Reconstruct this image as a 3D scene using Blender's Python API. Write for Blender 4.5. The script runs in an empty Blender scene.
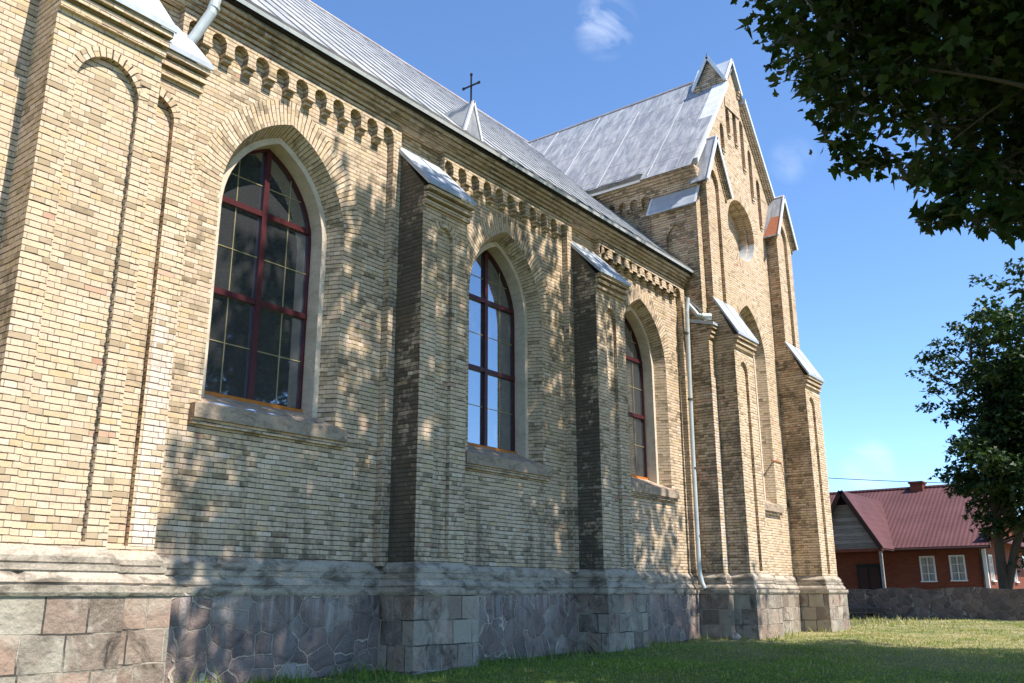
import bpy, math, random
import numpy as np
from mathutils import Vector, Matrix
from mathutils.geometry import tessellate_polygon

random.seed(7)
RNG = np.random.default_rng(7)
scene = bpy.context.scene
COL = scene.collection
EZ = 1.6            # heights below are written relative to the photographer's eye, 1.6 m above his ground
PI = math.pi

# ------------------------------------------------------------------ camera, sky, sun, exposure
cam_data = bpy.data.cameras.new('camera')
cam = bpy.data.objects.new('camera', cam_data)
COL.objects.link(cam)
YAW, PITCH, ROLL, FPX = math.radians(52.70), math.radians(15.673), math.radians(0.2036), 902.2
fw = Vector((math.sin(YAW)*math.cos(PITCH), math.cos(YAW)*math.cos(PITCH), math.sin(PITCH)))
r0 = Vector((math.cos(YAW), -math.sin(YAW), 0)); d0 = -r0.cross(fw)
rr = r0*math.cos(ROLL) + d0*math.sin(ROLL); dd = -r0*math.sin(ROLL) + d0*math.cos(ROLL)
mw = Matrix(((rr.x, -dd.x, -fw.x, 0), (rr.y, -dd.y, -fw.y, -10.0), (rr.z, -dd.z, -fw.z, EZ), (0, 0, 0, 1)))
cam.matrix_world = mw
cam_data.sensor_width = 36.0
cam_data.sensor_fit = 'HORIZONTAL'
cam_data.lens = FPX*36.0/1024.0
cam_data.clip_end = 3000
scene.camera = cam

SUN = Vector((0.12, -1.0, 1.50)).normalized()
sun_data = bpy.data.lights.new('sun', 'SUN')
sun_data.energy = 4.5
sun_data.angle = math.radians(0.53)
sun_data.color = (1.0, 0.935, 0.855)
sun = bpy.data.objects.new('sun', sun_data)
sun.rotation_euler = SUN.to_track_quat('Z', 'Y').to_euler()
COL.objects.link(sun)

world = bpy.data.worlds.new('World')
scene.world = world
world.use_nodes = True
wn, wl = world.node_tree.nodes, world.node_tree.links
bg = wn['Background']
sky = wn.new('ShaderNodeTexSky')
sky.sky_type = 'NISHITA'
sky.sun_disc = False
sky.sun_elevation = math.asin(SUN.z)
sky.sun_rotation = math.atan2(SUN.x, SUN.y)
sky.altitude = 100
sky.air_density = 0.78
sky.dust_density = 0.0
sky.ozone_density = 2.0
bg.inputs['Strength'].default_value = 0.15
# a few thin clouds far off, each in its own part of the sky
tc = wn.new('ShaderNodeTexCoord')
nz = wn.new('ShaderNodeTexNoise'); nz.inputs['Scale'].default_value = 13; nz.inputs['Detail'].default_value = 7
nz.inputs['Distortion'].default_value = 0.8; nz.inputs['Roughness'].default_value = 0.55
wl.new(tc.outputs['Generated'], nz.inputs['Vector'])
nr = wn.new('ShaderNodeMapRange'); nr.inputs['From Min'].default_value = 0.42; nr.inputs['From Max'].default_value = 0.78
wl.new(nz.outputs['Fac'], nr.inputs['Value'])
acc = None
def pix_dir(px, py):
    return (rr*((px-512)/FPX) + dd*((py-341.5)/FPX) + fw).normalized()
for (px, py, rad, amt) in ((604, 26, 2.2, 0.5), (868, 466, 1.8, 0.35), (792, 160, 1.6, 0.13)):
    d = pix_dir(px, py)
    dot = wn.new('ShaderNodeVectorMath'); dot.operation = 'DOT_PRODUCT'; dot.inputs[1].default_value = d
    nm = wn.new('ShaderNodeVectorMath'); nm.operation = 'NORMALIZE'
    wl.new(tc.outputs['Generated'], nm.inputs[0]); wl.new(nm.outputs[0], dot.inputs[0])
    mr = wn.new('ShaderNodeMapRange'); mr.interpolation_type = 'SMOOTHSTEP'
    mr.inputs['From Min'].default_value = math.cos(math.radians(rad)); mr.inputs['From Max'].default_value = 1.0
    mr.inputs['To Max'].default_value = amt*1.6
    wl.new(dot.outputs['Value'], mr.inputs['Value'])
    if acc is None: acc = mr.outputs[0]
    else:
        a = wn.new('ShaderNodeMath'); a.operation = 'ADD'
        wl.new(acc, a.inputs[0]); wl.new(mr.outputs[0], a.inputs[1]); acc = a.outputs[0]
mu = wn.new('ShaderNodeMath'); mu.operation = 'MULTIPLY'; mu.use_clamp = True
wl.new(acc, mu.inputs[0]); wl.new(nr.outputs[0], mu.inputs[1])
tint = wn.new('ShaderNodeMixRGB'); tint.blend_type = 'MULTIPLY'; tint.inputs['Fac'].default_value = 1.0; tint.inputs['Color2'].default_value = (.73, .885, 1.02, 1)
wl.new(sky.outputs['Color'], tint.inputs['Color1'])
mx = wn.new('ShaderNodeMixRGB'); mx.inputs['Color2'].default_value = (5.2, 5.4, 5.8, 1)
wl.new(mu.outputs[0], mx.inputs['Fac']); wl.new(tint.outputs['Color'], mx.inputs['Color1'])
wl.new(mx.outputs['Color'], bg.inputs['Color'])

scene.view_settings.view_transform = 'Standard'
scene.view_settings.look = 'None'
scene.view_settings.exposure = 0.97
scene.view_settings.gamma = 1.0
scene.view_settings.use_curve_mapping = False
scene.cycles.max_bounces = 8
scene.cycles.transparent_max_bounces = 6

# ------------------------------------------------------------------ material helpers
class NT:
    def __init__(s, name):
        s.m = bpy.data.materials.new(name); s.m.use_nodes = True
        s.n, s.l = s.m.node_tree.nodes, s.m.node_tree.links
        s.b = s.n['Principled BSDF']; s.b.inputs['Specular IOR Level'].default_value = 0.25
    def node(s, t, **kw):
        n = s.n.new(t)
        for k, v in kw.items():
            if k in n.inputs: n.inputs[k].default_value = v
            else: setattr(n, k, v)
        return n
    def link(s, a, b): s.l.new(a, b)
    def uv(s):
        n = s.n.new('ShaderNodeUVMap'); n.uv_map = 'uv'; return n.outputs[0]
    def obj(s): return s.n.new('ShaderNodeTexCoord').outputs['Object']
    def noise(s, vec, scale, detail=4, rough=0.55, dist=0.0):
        n = s.node('ShaderNodeTexNoise', Scale=scale, Detail=detail, Roughness=rough, Distortion=dist)
        if vec is not None: s.link(vec, n.inputs['Vector'])
        return n
    def ramp(s, fac, stops, interp='LINEAR'):
        n = s.n.new('ShaderNodeValToRGB'); n.color_ramp.interpolation = interp
        e = n.color_ramp.elements
        while len(e) < len(stops): e.new(0.5)
        for el, (p, c) in zip(e, stops):
            el.position = p; el.color = (*c, 1) if len(c) == 3 else c
        s.link(fac, n.inputs['Fac']); return n.outputs['Color']
    def rng(s, v, a, b, c=0.0, d=1.0):
        n = s.node('ShaderNodeMapRange'); n.inputs['From Min'].default_value = a; n.inputs['From Max'].default_value = b
        n.inputs['To Min'].default_value = c; n.inputs['To Max'].default_value = d
        s.link(v, n.inputs['Value']); return n.outputs[0]
    def mix(s, fac, a, b, mode='MIX'):
        n = s.n.new('ShaderNodeMixRGB'); n.blend_type = mode
        for sock, v in ((n.inputs['Fac'], fac), (n.inputs['Color1'], a), (n.inputs['Color2'], b)):
            if hasattr(v, 'links'): s.link(v, sock)
            elif isinstance(v, (int, float)): sock.default_value = v if sock.type == 'VALUE' else (v, v, v, 1)
            else: sock.default_value = (*v, 1)
        return n.outputs['Color']
    def math(s, op, a, b=0.0):
        n = s.n.new('ShaderNodeMath'); n.operation = op
        for sock, v in ((n.inputs[0], a), (n.inputs[1], b)):
            if hasattr(v, 'links'): s.link(v, sock)
            else: sock.default_value = v
        return n.outputs[0]
    def bump(s, h, dist, strength=1.0):
        n = s.node('ShaderNodeBump', Strength=strength, Distance=dist); s.link(h, n.inputs['Height'])
        s.link(n.outputs[0], s.b.inputs['Normal']); return n
    def base(s, c):
        if hasattr(c, 'links'): s.link(c, s.b.inputs['Base Color'])
        else: s.b.inputs['Base Color'].default_value = (*c, 1)
    def rough(s, v):
        if hasattr(v, 'links'): s.link(v, s.b.inputs['Roughness'])
        else: s.b.inputs['Roughness'].default_value = v
    def warp(s, vec, scale, amt):
        n = s.noise(vec, scale, 2)
        sub = s.node('ShaderNodeVectorMath', operation='SUBTRACT'); s.link(n.outputs['Color'], sub.inputs[0]); sub.inputs[1].default_value = (.5, .5, .5)
        sc = s.node('ShaderNodeVectorMath', operation='SCALE'); s.link(sub.outputs[0], sc.inputs[0]); sc.inputs['Scale'].default_value = amt
        ad = s.node('ShaderNodeVectorMath', operation='ADD'); s.link(vec, ad.inputs[0]); s.link(sc.outputs[0], ad.inputs[1])
        return ad.outputs[0]

ZB = 1.05            # object-space height of the eye level inside the church (its origin lies on the lawn)
def brick_mat(name, soot=0.12, pale=0.0, red=0.008, lum=1.0, w=0.244, h=0.0685):
    t = NT(name); uv = t.uv(); ob = t.obj()
    vec = t.warp(t.warp(uv, 11, 0.011), 1.3, 0.02)
    def bricks(v, mortar):
        b = t.node('ShaderNodeTexBrick'); b.offset = 0.5; b.offset_frequency = 2; b.squash = 0.5; b.squash_frequency = 2
        for k, x in (('Scale', 1), ('Mortar Size', mortar), ('Mortar Smooth', 0.3), ('Bias', 0.0), ('Brick Width', w), ('Row Height', h)):
            b.inputs[k].default_value = x
        b.inputs['Color1'].default_value = (0, 0, 0, 1); b.inputs['Color2'].default_value = (1, 1, 1, 1); b.inputs['Mortar'].default_value = (.5, .5, .5, 1)
        t.link(v, b.inputs['Vector']); return b
    pre = bricks(vec, 0.0)
    # every brick sits a few millimetres off its line
    cmb = t.node('ShaderNodeCombineXYZ')
    t.link(t.math('MULTIPLY', t.math('SUBTRACT', pre.outputs['Color'], .5), .007), cmb.inputs[1])
    ad = t.node('ShaderNodeVectorMath', operation='ADD'); t.link(vec, ad.inputs[0]); t.link(cmb.outputs[0], ad.inputs[1])
    b = bricks(ad.outputs[0], 0.0048)
    idv = pre.outputs['Color']
    L = lum
    cr = [(0.0, (0.370*L, 0.274*L, 0.167*L)), (.10, (0.510*L, 0.383*L, 0.246*L)), (.25, (0.630*L, 0.477*L, 0.312*L)), (.42, (0.690*L, 0.534*L, 0.367*L)),
          (.56, (0.660*L, 0.472*L, 0.335*L)), (.70, (0.670*L, 0.520*L, 0.349*L)), (.82, (0.600*L, 0.435*L, 0.242*L)), (.92, (0.730*L, 0.600*L, 0.446*L)), (1 - red, (0.650*L, 0.463*L, 0.335*L)), (1.0, (0.480*L, 0.255*L, 0.158*L))]
    c = t.ramp(idv, cr)
    if pale > 0:
        c = t.mix(t.rng(t.noise(vec, 5, 3).outputs['Fac'], .35, .6, pale*.5, pale), c, (.72, .63, .55))
    fine = t.noise(ob, 40, 5, .7)
    c = t.mix(t.rng(fine.outputs['Fac'], .44, .66, 0, .5), c, (.40*L, .315*L, .21*L))
    c = t.mix(t.rng(t.noise(ob, 7, 4, .7).outputs['Fac'], .50, .70, 0, .32), c, t.mix(1.0, c, (.62, .58, .52), 'MULTIPLY'))
    big = t.noise(ob, .55, 4, .6)
    c = t.mix(t.rng(big.outputs['Fac'], .35, .7, 0, .45), c, t.mix(1.0, c, (.86, .83, .79), 'MULTIPLY'))
    # black weather crust in irregular patches, brick by brick at its edges
    d1 = t.noise(ob, 1.1, 6, .68, .4); d2 = t.noise(vec, 14, 3)
    s_ = t.math('ADD', d1.outputs['Fac'], t.math('MULTIPLY', t.math('SUBTRACT', d2.outputs['Fac'], .5), .32))
    s_ = t.math('ADD', s_, t.math('MULTIPLY', t.math('SUBTRACT', idv, .5), -.16))
    if soot > .05:                  # rain-splashed grime over the plinth and dark runs down the wall
        sz = t.node('ShaderNodeSeparateXYZ'); t.link(ob, sz.inputs[0])
        lowm = t.rng(sz.outputs[2], ZB + .5, ZB + 2.0, 1, 0)
        mpr = t.node('ShaderNodeMapping'); mpr.inputs['Scale'].default_value = (3.2, 3.2, .35); t.link(ob, mpr.inputs['Vector'])
        runs = t.noise(mpr.outputs[0], 1.0, 5, .65)
        g_ = t.math('ADD', t.math('MULTIPLY', lowm, .11), t.math('ADD', runs.outputs['Fac'], t.math('MULTIPLY', t.math('SUBTRACT', d2.outputs['Fac'], .5), .3)))
        c = t.mix(t.rng(g_, .58, .74, 0, .60), c, (.105, .085, .060))
    # joints: recess shadow painted dark under each course, thinner and paler between the ends
    sv = t.node('ShaderNodeSeparateXYZ'); t.link(ad.outputs[0], sv.inputs[0])
    fr = t.math('FRACT', t.math('DIVIDE', sv.outputs[1], h))
    bed = t.math('MAXIMUM', t.rng(fr, .05, .085, 1, 0), t.rng(fr, .865, .925, 0, 1))
    fcm = t.math('MAXIMUM', b.outputs['Fac'], t.math('MULTIPLY', t.rng(fr, .865, .925, 0, 1), .85))
    mc = t.mix(bed, t.mix(t.noise(ob, 3, 3).outputs['Fac'], (.27, .22, .165), (.42, .36, .28)), (.075, .050, .036))
    c = t.mix(fcm, c, mc)
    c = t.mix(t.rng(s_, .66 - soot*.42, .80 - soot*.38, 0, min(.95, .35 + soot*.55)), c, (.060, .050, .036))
    t.base(c); t.rough(.9)
    hgt = t.math('ADD', t.math('SUBTRACT', 1.0, fcm), t.math('MULTIPLY', t.noise(ob, 24, 4).outputs['Fac'], .30))
    hgt = t.math('ADD', hgt, t.math('MULTIPLY', idv, .35))
    t.bump(hgt, .008, .9)
    return t.m

def ashlar_mat():
    t = NT('granite_ashlar'); uv = t.uv(); ob = t.obj()
    vec = t.warp(t.warp(uv, 4, .03), 1.2, .05)
    b = t.node('ShaderNodeTexBrick'); b.offset = .45; b.squash = .8; b.squash_frequency = 3
    for k, v in (('Scale', 1), ('Mortar Size', .010), ('Mortar Smooth', .3), ('Bias', 0.0), ('Brick Width', .43), ('Row Height', .345)):
        b.inputs[k].default_value = v
    b.inputs['Color1'].default_value = (0, 0, 0, 1); b.inputs['Color2'].default_value = (1, 1, 1, 1); b.inputs['Mortar'].default_value = (.5, .5, .5, 1)
    t.link(vec, b.inputs['Vector'])
    c = t.ramp(b.outputs['Color'], [(0, (0.114, 0.088, 0.068)), (.2, (0.229, 0.149, 0.111)), (.4, (0.219, 0.201, 0.161)), (.55, (0.333, 0.211, 0.152)), (.7, (0.156, 0.124, 0.099)), (.85, (0.365, 0.319, 0.241)), (1, (0.260, 0.175, 0.134))])
    sp = t.noise(ob, 95, 5, .75)
    c = t.mix(t.rng(sp.outputs['Fac'], .42, .62, 0, .5), c, (0.375, 0.309, 0.233))
    st = t.noise(ob, 2.4, 6, .7, .5)
    c = t.mix(t.rng(st.outputs['Fac'], .50, .66, 0, .6), c, (0.479, 0.433, 0.340))
    c = t.mix(t.rng(t.noise(ob, 1.7, 5, .7, 1.0).outputs['Fac'], .53, .68, 0, .85), c, (0.047, 0.037, 0.027))
    c = t.mix(b.outputs['Fac'], c, t.mix(t.rng(t.noise(ob, 2.0, 4).outputs['Fac'], .42, .55), (.40, .34, .26), (.07, .06, .05)))
    t.base(c); t.rough(.85)
    h = t.math('ADD', t.math('SUBTRACT', 1.0, b.outputs['Fac']), t.math('MULTIPLY', t.noise(ob, 9, 5).outputs['Fac'], 1.3))
    t.bump(h, .03, .8)
    return t.m

def fieldstone_mat(name='field_stone', lum=1.0, scale=2.9):
    t = NT(name); uv = t.uv(); ob = t.obj()
    vec = t.warp(uv, 3, .14)
    v1 = t.node('ShaderNodeTexVoronoi', Scale=scale, Randomness=.95); v1.feature = 'F1'; t.link(vec, v1.inputs['Vector'])
    v2 = t.node('ShaderNodeTexVoronoi', Scale=scale, Randomness=.95); v2.feature = 'DISTANCE_TO_EDGE'; t.link(vec, v2.inputs['Vector'])
    sep = t.node('ShaderNodeSeparateColor'); t.link(v1.outputs['Color'], sep.inputs[0])
    L = lum
    c = t.ramp(sep.outputs[0], [(0, (.085*L, .070*L, .062*L)), (.2, (.24*L, .165*L, .135*L)), (.4, (.13*L, .112*L, .105*L)), (.6, (.33*L, .235*L, .19*L)), (.8, (.165*L, .112*L, .095*L)), (1, (.36*L, .31*L, .26*L))])
    c = t.mix(t.rng(t.noise(ob, 60, 3).outputs['Fac'], .42, .62, 0, .45), c, (0.381*L, 0.300*L, 0.255*L))
    c = t.mix(t.rng(t.noise(ob, 3, 6, .7, .6).outputs['Fac'], .5, .68, 0, .7), c, (.06, .055, .055))
    # pale lime wash that ran down from the moulding in narrow streaks
    mp = t.node('ShaderNodeMapping'); mp.inputs['Scale'].default_value = (10, 10, .7); t.link(ob, mp.inputs['Vector'])
    sx = t.node('ShaderNodeSeparateXYZ'); t.link(ob, sx.inputs[0])
    topm = t.rng(sx.outputs[2], ZB - .75 if lum >= .9 else 50, ZB - .05 if lum >= .9 else 51)
    stk = t.math('MULTIPLY', t.rng(t.noise(mp.outputs[0], 1.0, 4, .6).outputs['Fac'], .50, .64), topm)
    c = t.mix(t.math('MULTIPLY', stk, .5), c, (.54, .48, .43))
    edge = t.rng(v2.outputs['Distance'], .012, .026, 1, 0)
    brk = t.rng(t.noise(ob, 2.2, 3).outputs['Fac'], .36, .52, .25, 1)
    c = t.mix(t.math('MULTIPLY', edge, brk), c, (.58*L, .49*L, .38*L))
    t.base(c); t.rough(.85)
    bul = t.math('POWER', t.rng(v2.outputs['Distance'], 0, .22), .5)
    h = t.math('ADD', t.math('MULTIPLY', bul, .8), t.math('MULTIPLY', t.noise(ob, 9, 6, .65).outputs['Fac'], .9))
    h = t.math('ADD', h, t.math('MULTIPLY', edge, .5))
    t.bump(h, .035, 1.0)
    return t.m

def stone_mat(name, c0, c1, dark, amt=.6, sc=3.0):
    t = NT(name); ob = t.obj()
    c = t.mix(t.noise(ob, 6, 5).outputs['Fac'], c0, c1)
    mp = t.node('ShaderNodeMapping'); mp.inputs['Scale'].default_value = (1, 1, 2.2); t.link(ob, mp.inputs['Vector'])
    c = t.mix(t.rng(t.noise(mp.outputs[0], sc, 6, .7, .6).outputs['Fac'], .46, .64, 0, amt), c, dark)
    c = t.mix(t.rng(t.noise(ob, 45, 3).outputs['Fac'], .4, .7, 0, .35), c, dark)
    t.base(c); t.rough(.9); t.bump(t.noise(ob, 25, 6).outputs['Fac'], .012, .8)
    return t.m

def metal_mat(name, c0, c1, rust=.5, rough=.45, metallic=.35, along=(0, 1), sc=1.3):
    t = NT(name); ob = t.obj()
    if sc > 2:
        ms = t.node('ShaderNodeMapping'); ms.inputs['Scale'].default_value = (.5, 1.9, .5); t.link(ob, ms.inputs['Vector']); ob0, ob = ob, ms.outputs[0]
    c = t.mix(t.rng(t.noise(ob, sc, 6, .7, .6).outputs['Fac'], .40, .60), c0, c1)
    mp = t.node('ShaderNodeMapping'); mp.inputs['Scale'].default_value = (5, .6, .6) if along == (0, 1) else (.6, 5, .6)
    t.link(ob, mp.inputs['Vector'])
    c = t.mix(t.rng(t.noise(mp.outputs[0], 1.6, 5, .7).outputs['Fac'], .48, .70, 0, .6), c, tuple(x*.72 for x in c0))
    c = t.mix(t.rng(t.noise(ob, 2.2, 6, .75, .4).outputs['Fac'], .62, .76, 0, rust), c, (.36, .20, .13))
    t.base(c); t.b.inputs['Metallic'].default_value = metallic
    t.rough(t.rng(t.noise(ob, 4, 4).outputs['Fac'], .3, .7, rough - .1, rough + .15))
    t.bump(t.noise(ob, 2.5, 3).outputs['Fac'], .02, .35)
    return t.m

def plain(name, c, rough=.7, metallic=0.0, var=.25, bump=.004, sc=12):
    t = NT(name); ob = t.obj()
    t.base(t.mix(t.rng(t.noise(ob, sc, 5).outputs['Fac'], .35, .7, 0, var*2), c, tuple(x*.55 for x in c)))
    t.rough(rough); t.b.inputs['Metallic'].default_value = metallic
    t.bump(t.noise(ob, 30, 4).outputs['Fac'], bump, .6)
    return t.m

def glass_mat(name, base=(.05, .052, .055), refl=.46):
    t = NT(name); ob = t.obj()
    out = t.n['Material Output']
    g = t.node('ShaderNodeBsdfGlossy', Roughness=.03); g.inputs['Color'].default_value = (.74, .80, .86, 1)
    bmp = t.node('ShaderNodeBump', Strength=.10, Distance=.01); t.link(t.noise(ob, 2.2, 2).outputs['Fac'], bmp.inputs['Height']); t.link(bmp.outputs[0], g.inputs['Normal'])
    t.base(base); t.rough(.5)
    mxs = t.node('ShaderNodeMixShader'); mxs.inputs[0].default_value = refl
    t.link(t.b.outputs[0], mxs.inputs[1]); t.link(g.outputs[0], mxs.inputs[2]); t.link(mxs.outputs[0], out.inputs['Surface'])
    return t.m

def leaf_mat(name, stops, trans=.25, drying=False):
    t = NT(name); out = t.n['Material Output']
    g = t.n.new('ShaderNodeNewGeometry')
    c = t.ramp(g.outputs['Random Per Island'], stops)
    if drying:                      # straw-coloured patches out on the open lawn
        ob = t.obj(); sx = t.node('ShaderNodeSeparateXYZ'); t.link(ob, sx.inputs[0])
        dry = t.math('MULTIPLY', t.rng(sx.outputs[0], 13, 23), t.rng(t.noise(ob, .7, 5, .7).outputs['Fac'], .32, .58))
        c = t.mix(t.math('MULTIPLY', dry, .78), c, (.46, .37, .21))
    t.base(c); t.rough(.55); t.b.inputs['Specular IOR Level'].default_value = .3
    tr = t.n.new('ShaderNodeBsdfTranslucent'); t.link(t.mix(1.0, c, (1.5, 1.7, .8), 'MULTIPLY'), tr.inputs['Color'])
    ms = t.n.new('ShaderNodeMixShader'); ms.inputs[0].default_value = trans
    t.link(t.b.outputs[0], ms.inputs[1]); t.link(tr.outputs[0], ms.inputs[2]); t.link(ms.outputs[0], out.inputs['Surface'])
    return t.m

def bark_mat():
    t = NT('bark'); ob = t.obj()
    mp = t.node('ShaderNodeMapping'); mp.inputs['Scale'].default_value = (6, 6, 1.2); t.link(ob, mp.inputs['Vector'])
    n = t.noise(mp.outputs[0], 3, 6, .7)
    t.base(t.mix(n.outputs['Fac'], (.035, .028, .02), (.13, .105, .08))); t.rough(.95); t.bump(n.outputs['Fac'], .04)
    return t.m

def ground_mat():
    t = NT('lawn_soil'); ob = t.obj()
    c = t.mix(t.rng(t.noise(ob, .8, 6, .7).outputs['Fac'], .35, .65), (.10, .145, .025), (.18, .19, .05))
    c = t.mix(t.rng(t.noise(ob, 22, 4, .7).outputs['Fac'], .4, .7, 0, .7), c, (.04, .05, .015))
    sx = t.node('ShaderNodeSeparateXYZ'); t.link(ob, sx.inputs[0])
    dry = t.math('MULTIPLY', t.rng(sx.outputs[0], 13, 23), t.rng(t.noise(ob, .7, 5, .7).outputs['Fac'], .32, .58))
    c = t.mix(t.math('ADD', t.math('MULTIPLY', dry, .8), t.rng(t.noise(ob, 2.5, 5, .7).outputs['Fac'], .58, .72, 0, .5)), c, (.40, .33, .19))
    soil = t.rng(t.math('ADD', sx.outputs[1], t.math('MULTIPLY', t.noise(ob, 3, 5, .7).outputs['Fac'], .8)), -.35, -.10)
    c = t.mix(t.math('MULTIPLY', soil, .8), c, (.115, .085, .055))
    t.base(c); t.rough(.95); t.bump(t.noise(ob, 30, 5, .7).outputs['Fac'], .05, .8)
    return t.m

def tile_mat():
    t = NT('maroon_metal_tile'); uv = t.uv(); ob = t.obj()
    s = t.node('ShaderNodeSeparateXYZ'); t.link(uv, s.inputs[0])
    wx = t.math('SINE', t.math('MULTIPLY', s.outputs[0], 2*PI/.2))
    fr = t.math('FRACT', t.math('DIVIDE', s.outputs[1], .33))
    h = t.math('ADD', t.math('MULTIPLY', wx, .5), fr)
    c = t.mix(t.rng(t.noise(ob, .8, 4).outputs['Fac'], .3, .7), (.085, .036, .036), (.118, .052, .053))
    t.base(c); t.rough(.7); t.b.inputs['Specular IOR Level'].default_value = .2; t.bump(h, .016, 1.0)
    return t.m

def board_mat(name, c0, c1, pitch=.14, axis=1):
    t = NT(name); uv = t.uv(); ob = t.obj()
    s = t.node('ShaderNodeSeparateXYZ'); t.link(uv, s.inputs[0])
    q = t.math('DIVIDE', s.outputs[axis], pitch)
    fl = t.math('FLOOR', q); fr = t.math('FRACT', q)
    wn_ = t.node('ShaderNodeTexWhiteNoise'); wn_.noise_dimensions = '1D'; t.link(fl, wn_.inputs['W'])
    c = t.mix(wn_.outputs['Value'], c0, c1)
    mp = t.node('ShaderNodeMapping'); mp.inputs['Scale'].default_value = (1.5, 1.5, 14); t.link(ob, mp.inputs['Vector'])
    c = t.mix(t.rng(t.noise(mp.outputs[0], 2, 5).outputs['Fac'], .4, .7, 0, .6), c, tuple(x*.45 for x in c0))
    gap = t.rng(fr, .0, .09, 1, 0)
    c = t.mix(gap, c, tuple(x*.15 for x in c0))
    t.base(c); t.rough(.8); t.bump(fr, .02)
    return t.m

M = {}
M['brick'] = brick_mat('yellow_brick', soot=.30)
M['brick_tower'] = brick_mat('yellow_brick_clean', soot=.02, lum=1.04)
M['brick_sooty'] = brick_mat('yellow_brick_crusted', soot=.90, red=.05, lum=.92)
M['brick_mixed'] = brick_mat('yellow_brick_patched', soot=.42, red=.10)
M['brick_pale'] = brick_mat('yellow_brick_limewashed', soot=0, pale=1.0)
M['brick_cornice'] = brick_mat('yellow_brick_cornice', soot=.30, lum=.95)
M['ashlar'] = ashlar_mat()
M['field'] = fieldstone_mat()
M['fence'] = fieldstone_mat('dark_field_stone', .6, 3.6)
M['mould'] = stone_mat('plinth_render', (.375, .31, .235), (.53, .455, .355), (.095, .076, .055), .85, 2.6)
M['sill'] = stone_mat('sill_stone', (0.370, 0.280, 0.202), (0.482, 0.375, 0.271), (0.134, 0.100, 0.073), .65, 5)
M['plaster'] = stone_mat('window_plaster', (0.605, 0.500, 0.387), (0.717, 0.600, 0.464), (0.336, 0.270, 0.202), .45)
M['roof'] = metal_mat('nave_roof_sheet', (.29, .305, .325), (.41, .42, .425), .35, .6, .05)
M['troof'] = metal_mat('transept_roof_sheet', (.22, .235, .265), (.41, .42, .43), .6, .6, .05, (1, 0), 2.6)
M['seam'] = metal_mat('roof_seam', (.46, .48, .49), (.54, .55, .56), .35, .5, .2)
M['seam_dark'] = metal_mat('roof_seam_dark', (.28, .29, .30), (.40, .40, .40), .6, .5, .2)
M['cap'] = metal_mat('cap_sheet', (.40, .44, .49), (.50, .54, .58), .06, .45, .15)
M['verge'] = metal_mat('verge_sheet', (.66, .67, .68), (.74, .75, .76), .06, .5, .1)
M['rust'] = plain('rusty_sheet', (.40, .15, .08), .7)
M['joint'] = metal_mat('rusty_joint', (.36, .33, .32), (.46, .42, .40), .8, .6, .1)
M['ridge'] = metal_mat('ridge_roll', (.42, .33, .29), (.52, .46, .43), .8, .6, .1)
M['gutter'] = metal_mat('gutter_sheet', (.045, .045, .04), (.09, .086, .078), .25, .75, .0)
M['pipe'] = metal_mat('downpipe_sheet', (.46, .50, .50), (.54, .57, .56), .08, .5, .15)
M['dark'] = plain('dark_void', (.01, .01, .01), .9)
M['soffit'] = plain('soffit_board', (.035, .028, .022), .9)
M['frame'] = plain('maroon_window_paint', (.078, .018, .020), .4, var=.3)
M['came'] = plain('brass_came', (.42, .35, .17), .5)
M['rustsill'] = plain('rusty_flashing', (.55, .19, .03), .7, var=.4, sc=20)
M['glass'] = glass_mat('old_glass')
M['iron'] = plain('wrought_iron', (.018, .018, .022), .6)
M['bark'] = bark_mat()
M['leaf'] = leaf_mat('maple_leaf', [(0, (.014, .03, .008)), (.5, (.024, .05, .011)), (.85, (.036, .068, .015)), (1, (.06, .09, .022))], .2)
M['grass'] = leaf_mat('grass_blade', [(0, (.095, .175, .02)), (.45, (.155, .25, .035)), (.8, (.22, .27, .06)), (1, (.40, .35, .17))], .35, True)
M['ground'] = ground_mat()
M['tile'] = tile_mat()
M['redbrick'] = brick_mat('red_brick', soot=.05, w=.25, h=.075)
def _tint_red():
    t = NT('painted_red_wall'); uv = t.uv(); ob = t.obj()
    b = t.node('ShaderNodeTexBrick')
    for k, v in (('Scale', 1), ('Mortar Size', .006), ('Mortar Smooth', .3), ('Brick Width', .25), ('Row Height', .075)): b.inputs[k].default_value = v
    b.inputs['Color1'].default_value = (.16, .040, .020, 1); b.inputs['Color2'].default_value = (.22, .058, .027, 1); b.inputs['Mortar'].default_value = (.18, .09, .06, 1)
    t.link(uv, b.inputs['Vector'])
    c = t.mix(t.rng(t.noise(ob, 1.2, 4).outputs['Fac'], .4, .7, 0, .4), b.outputs['Color'], (.22, .07, .04))
    t.base(c); t.rough(.85); t.bump(t.math('SUBTRACT', 1.0, b.outputs['Fac']), .008)
    return t.m
M['redbrick'] = _tint_red()
M['boards'] = board_mat('weathered_boards', (.20, .165, .125), (.34, .29, .23), .17)
M['plank'] = board_mat('grey_plank', (.10, .085, .07), (.17, .15, .12), .2)
M['white'] = plain('white_paint', (.74, .74, .72), .5, var=.1)
M['darkwood'] = plain('dark_stained_wood', (.05, .022, .018), .6)
M['door'] = plain('dark_green_door', (.012, .022, .020), .6)
M['cable'] = plain('black_cable', (.02, .02, .02), .6)
M['curtain'] = glass_mat('house_glass', (.20, .20, .17), .12)
M['lace'] = plain('curtain_cloth', (.42, .40, .34), .9)
M['pebble'] = stone_mat('fieldstone_loose', (.34, .30, .26), (.44, .40, .35), (.15, .14, .12))

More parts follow.
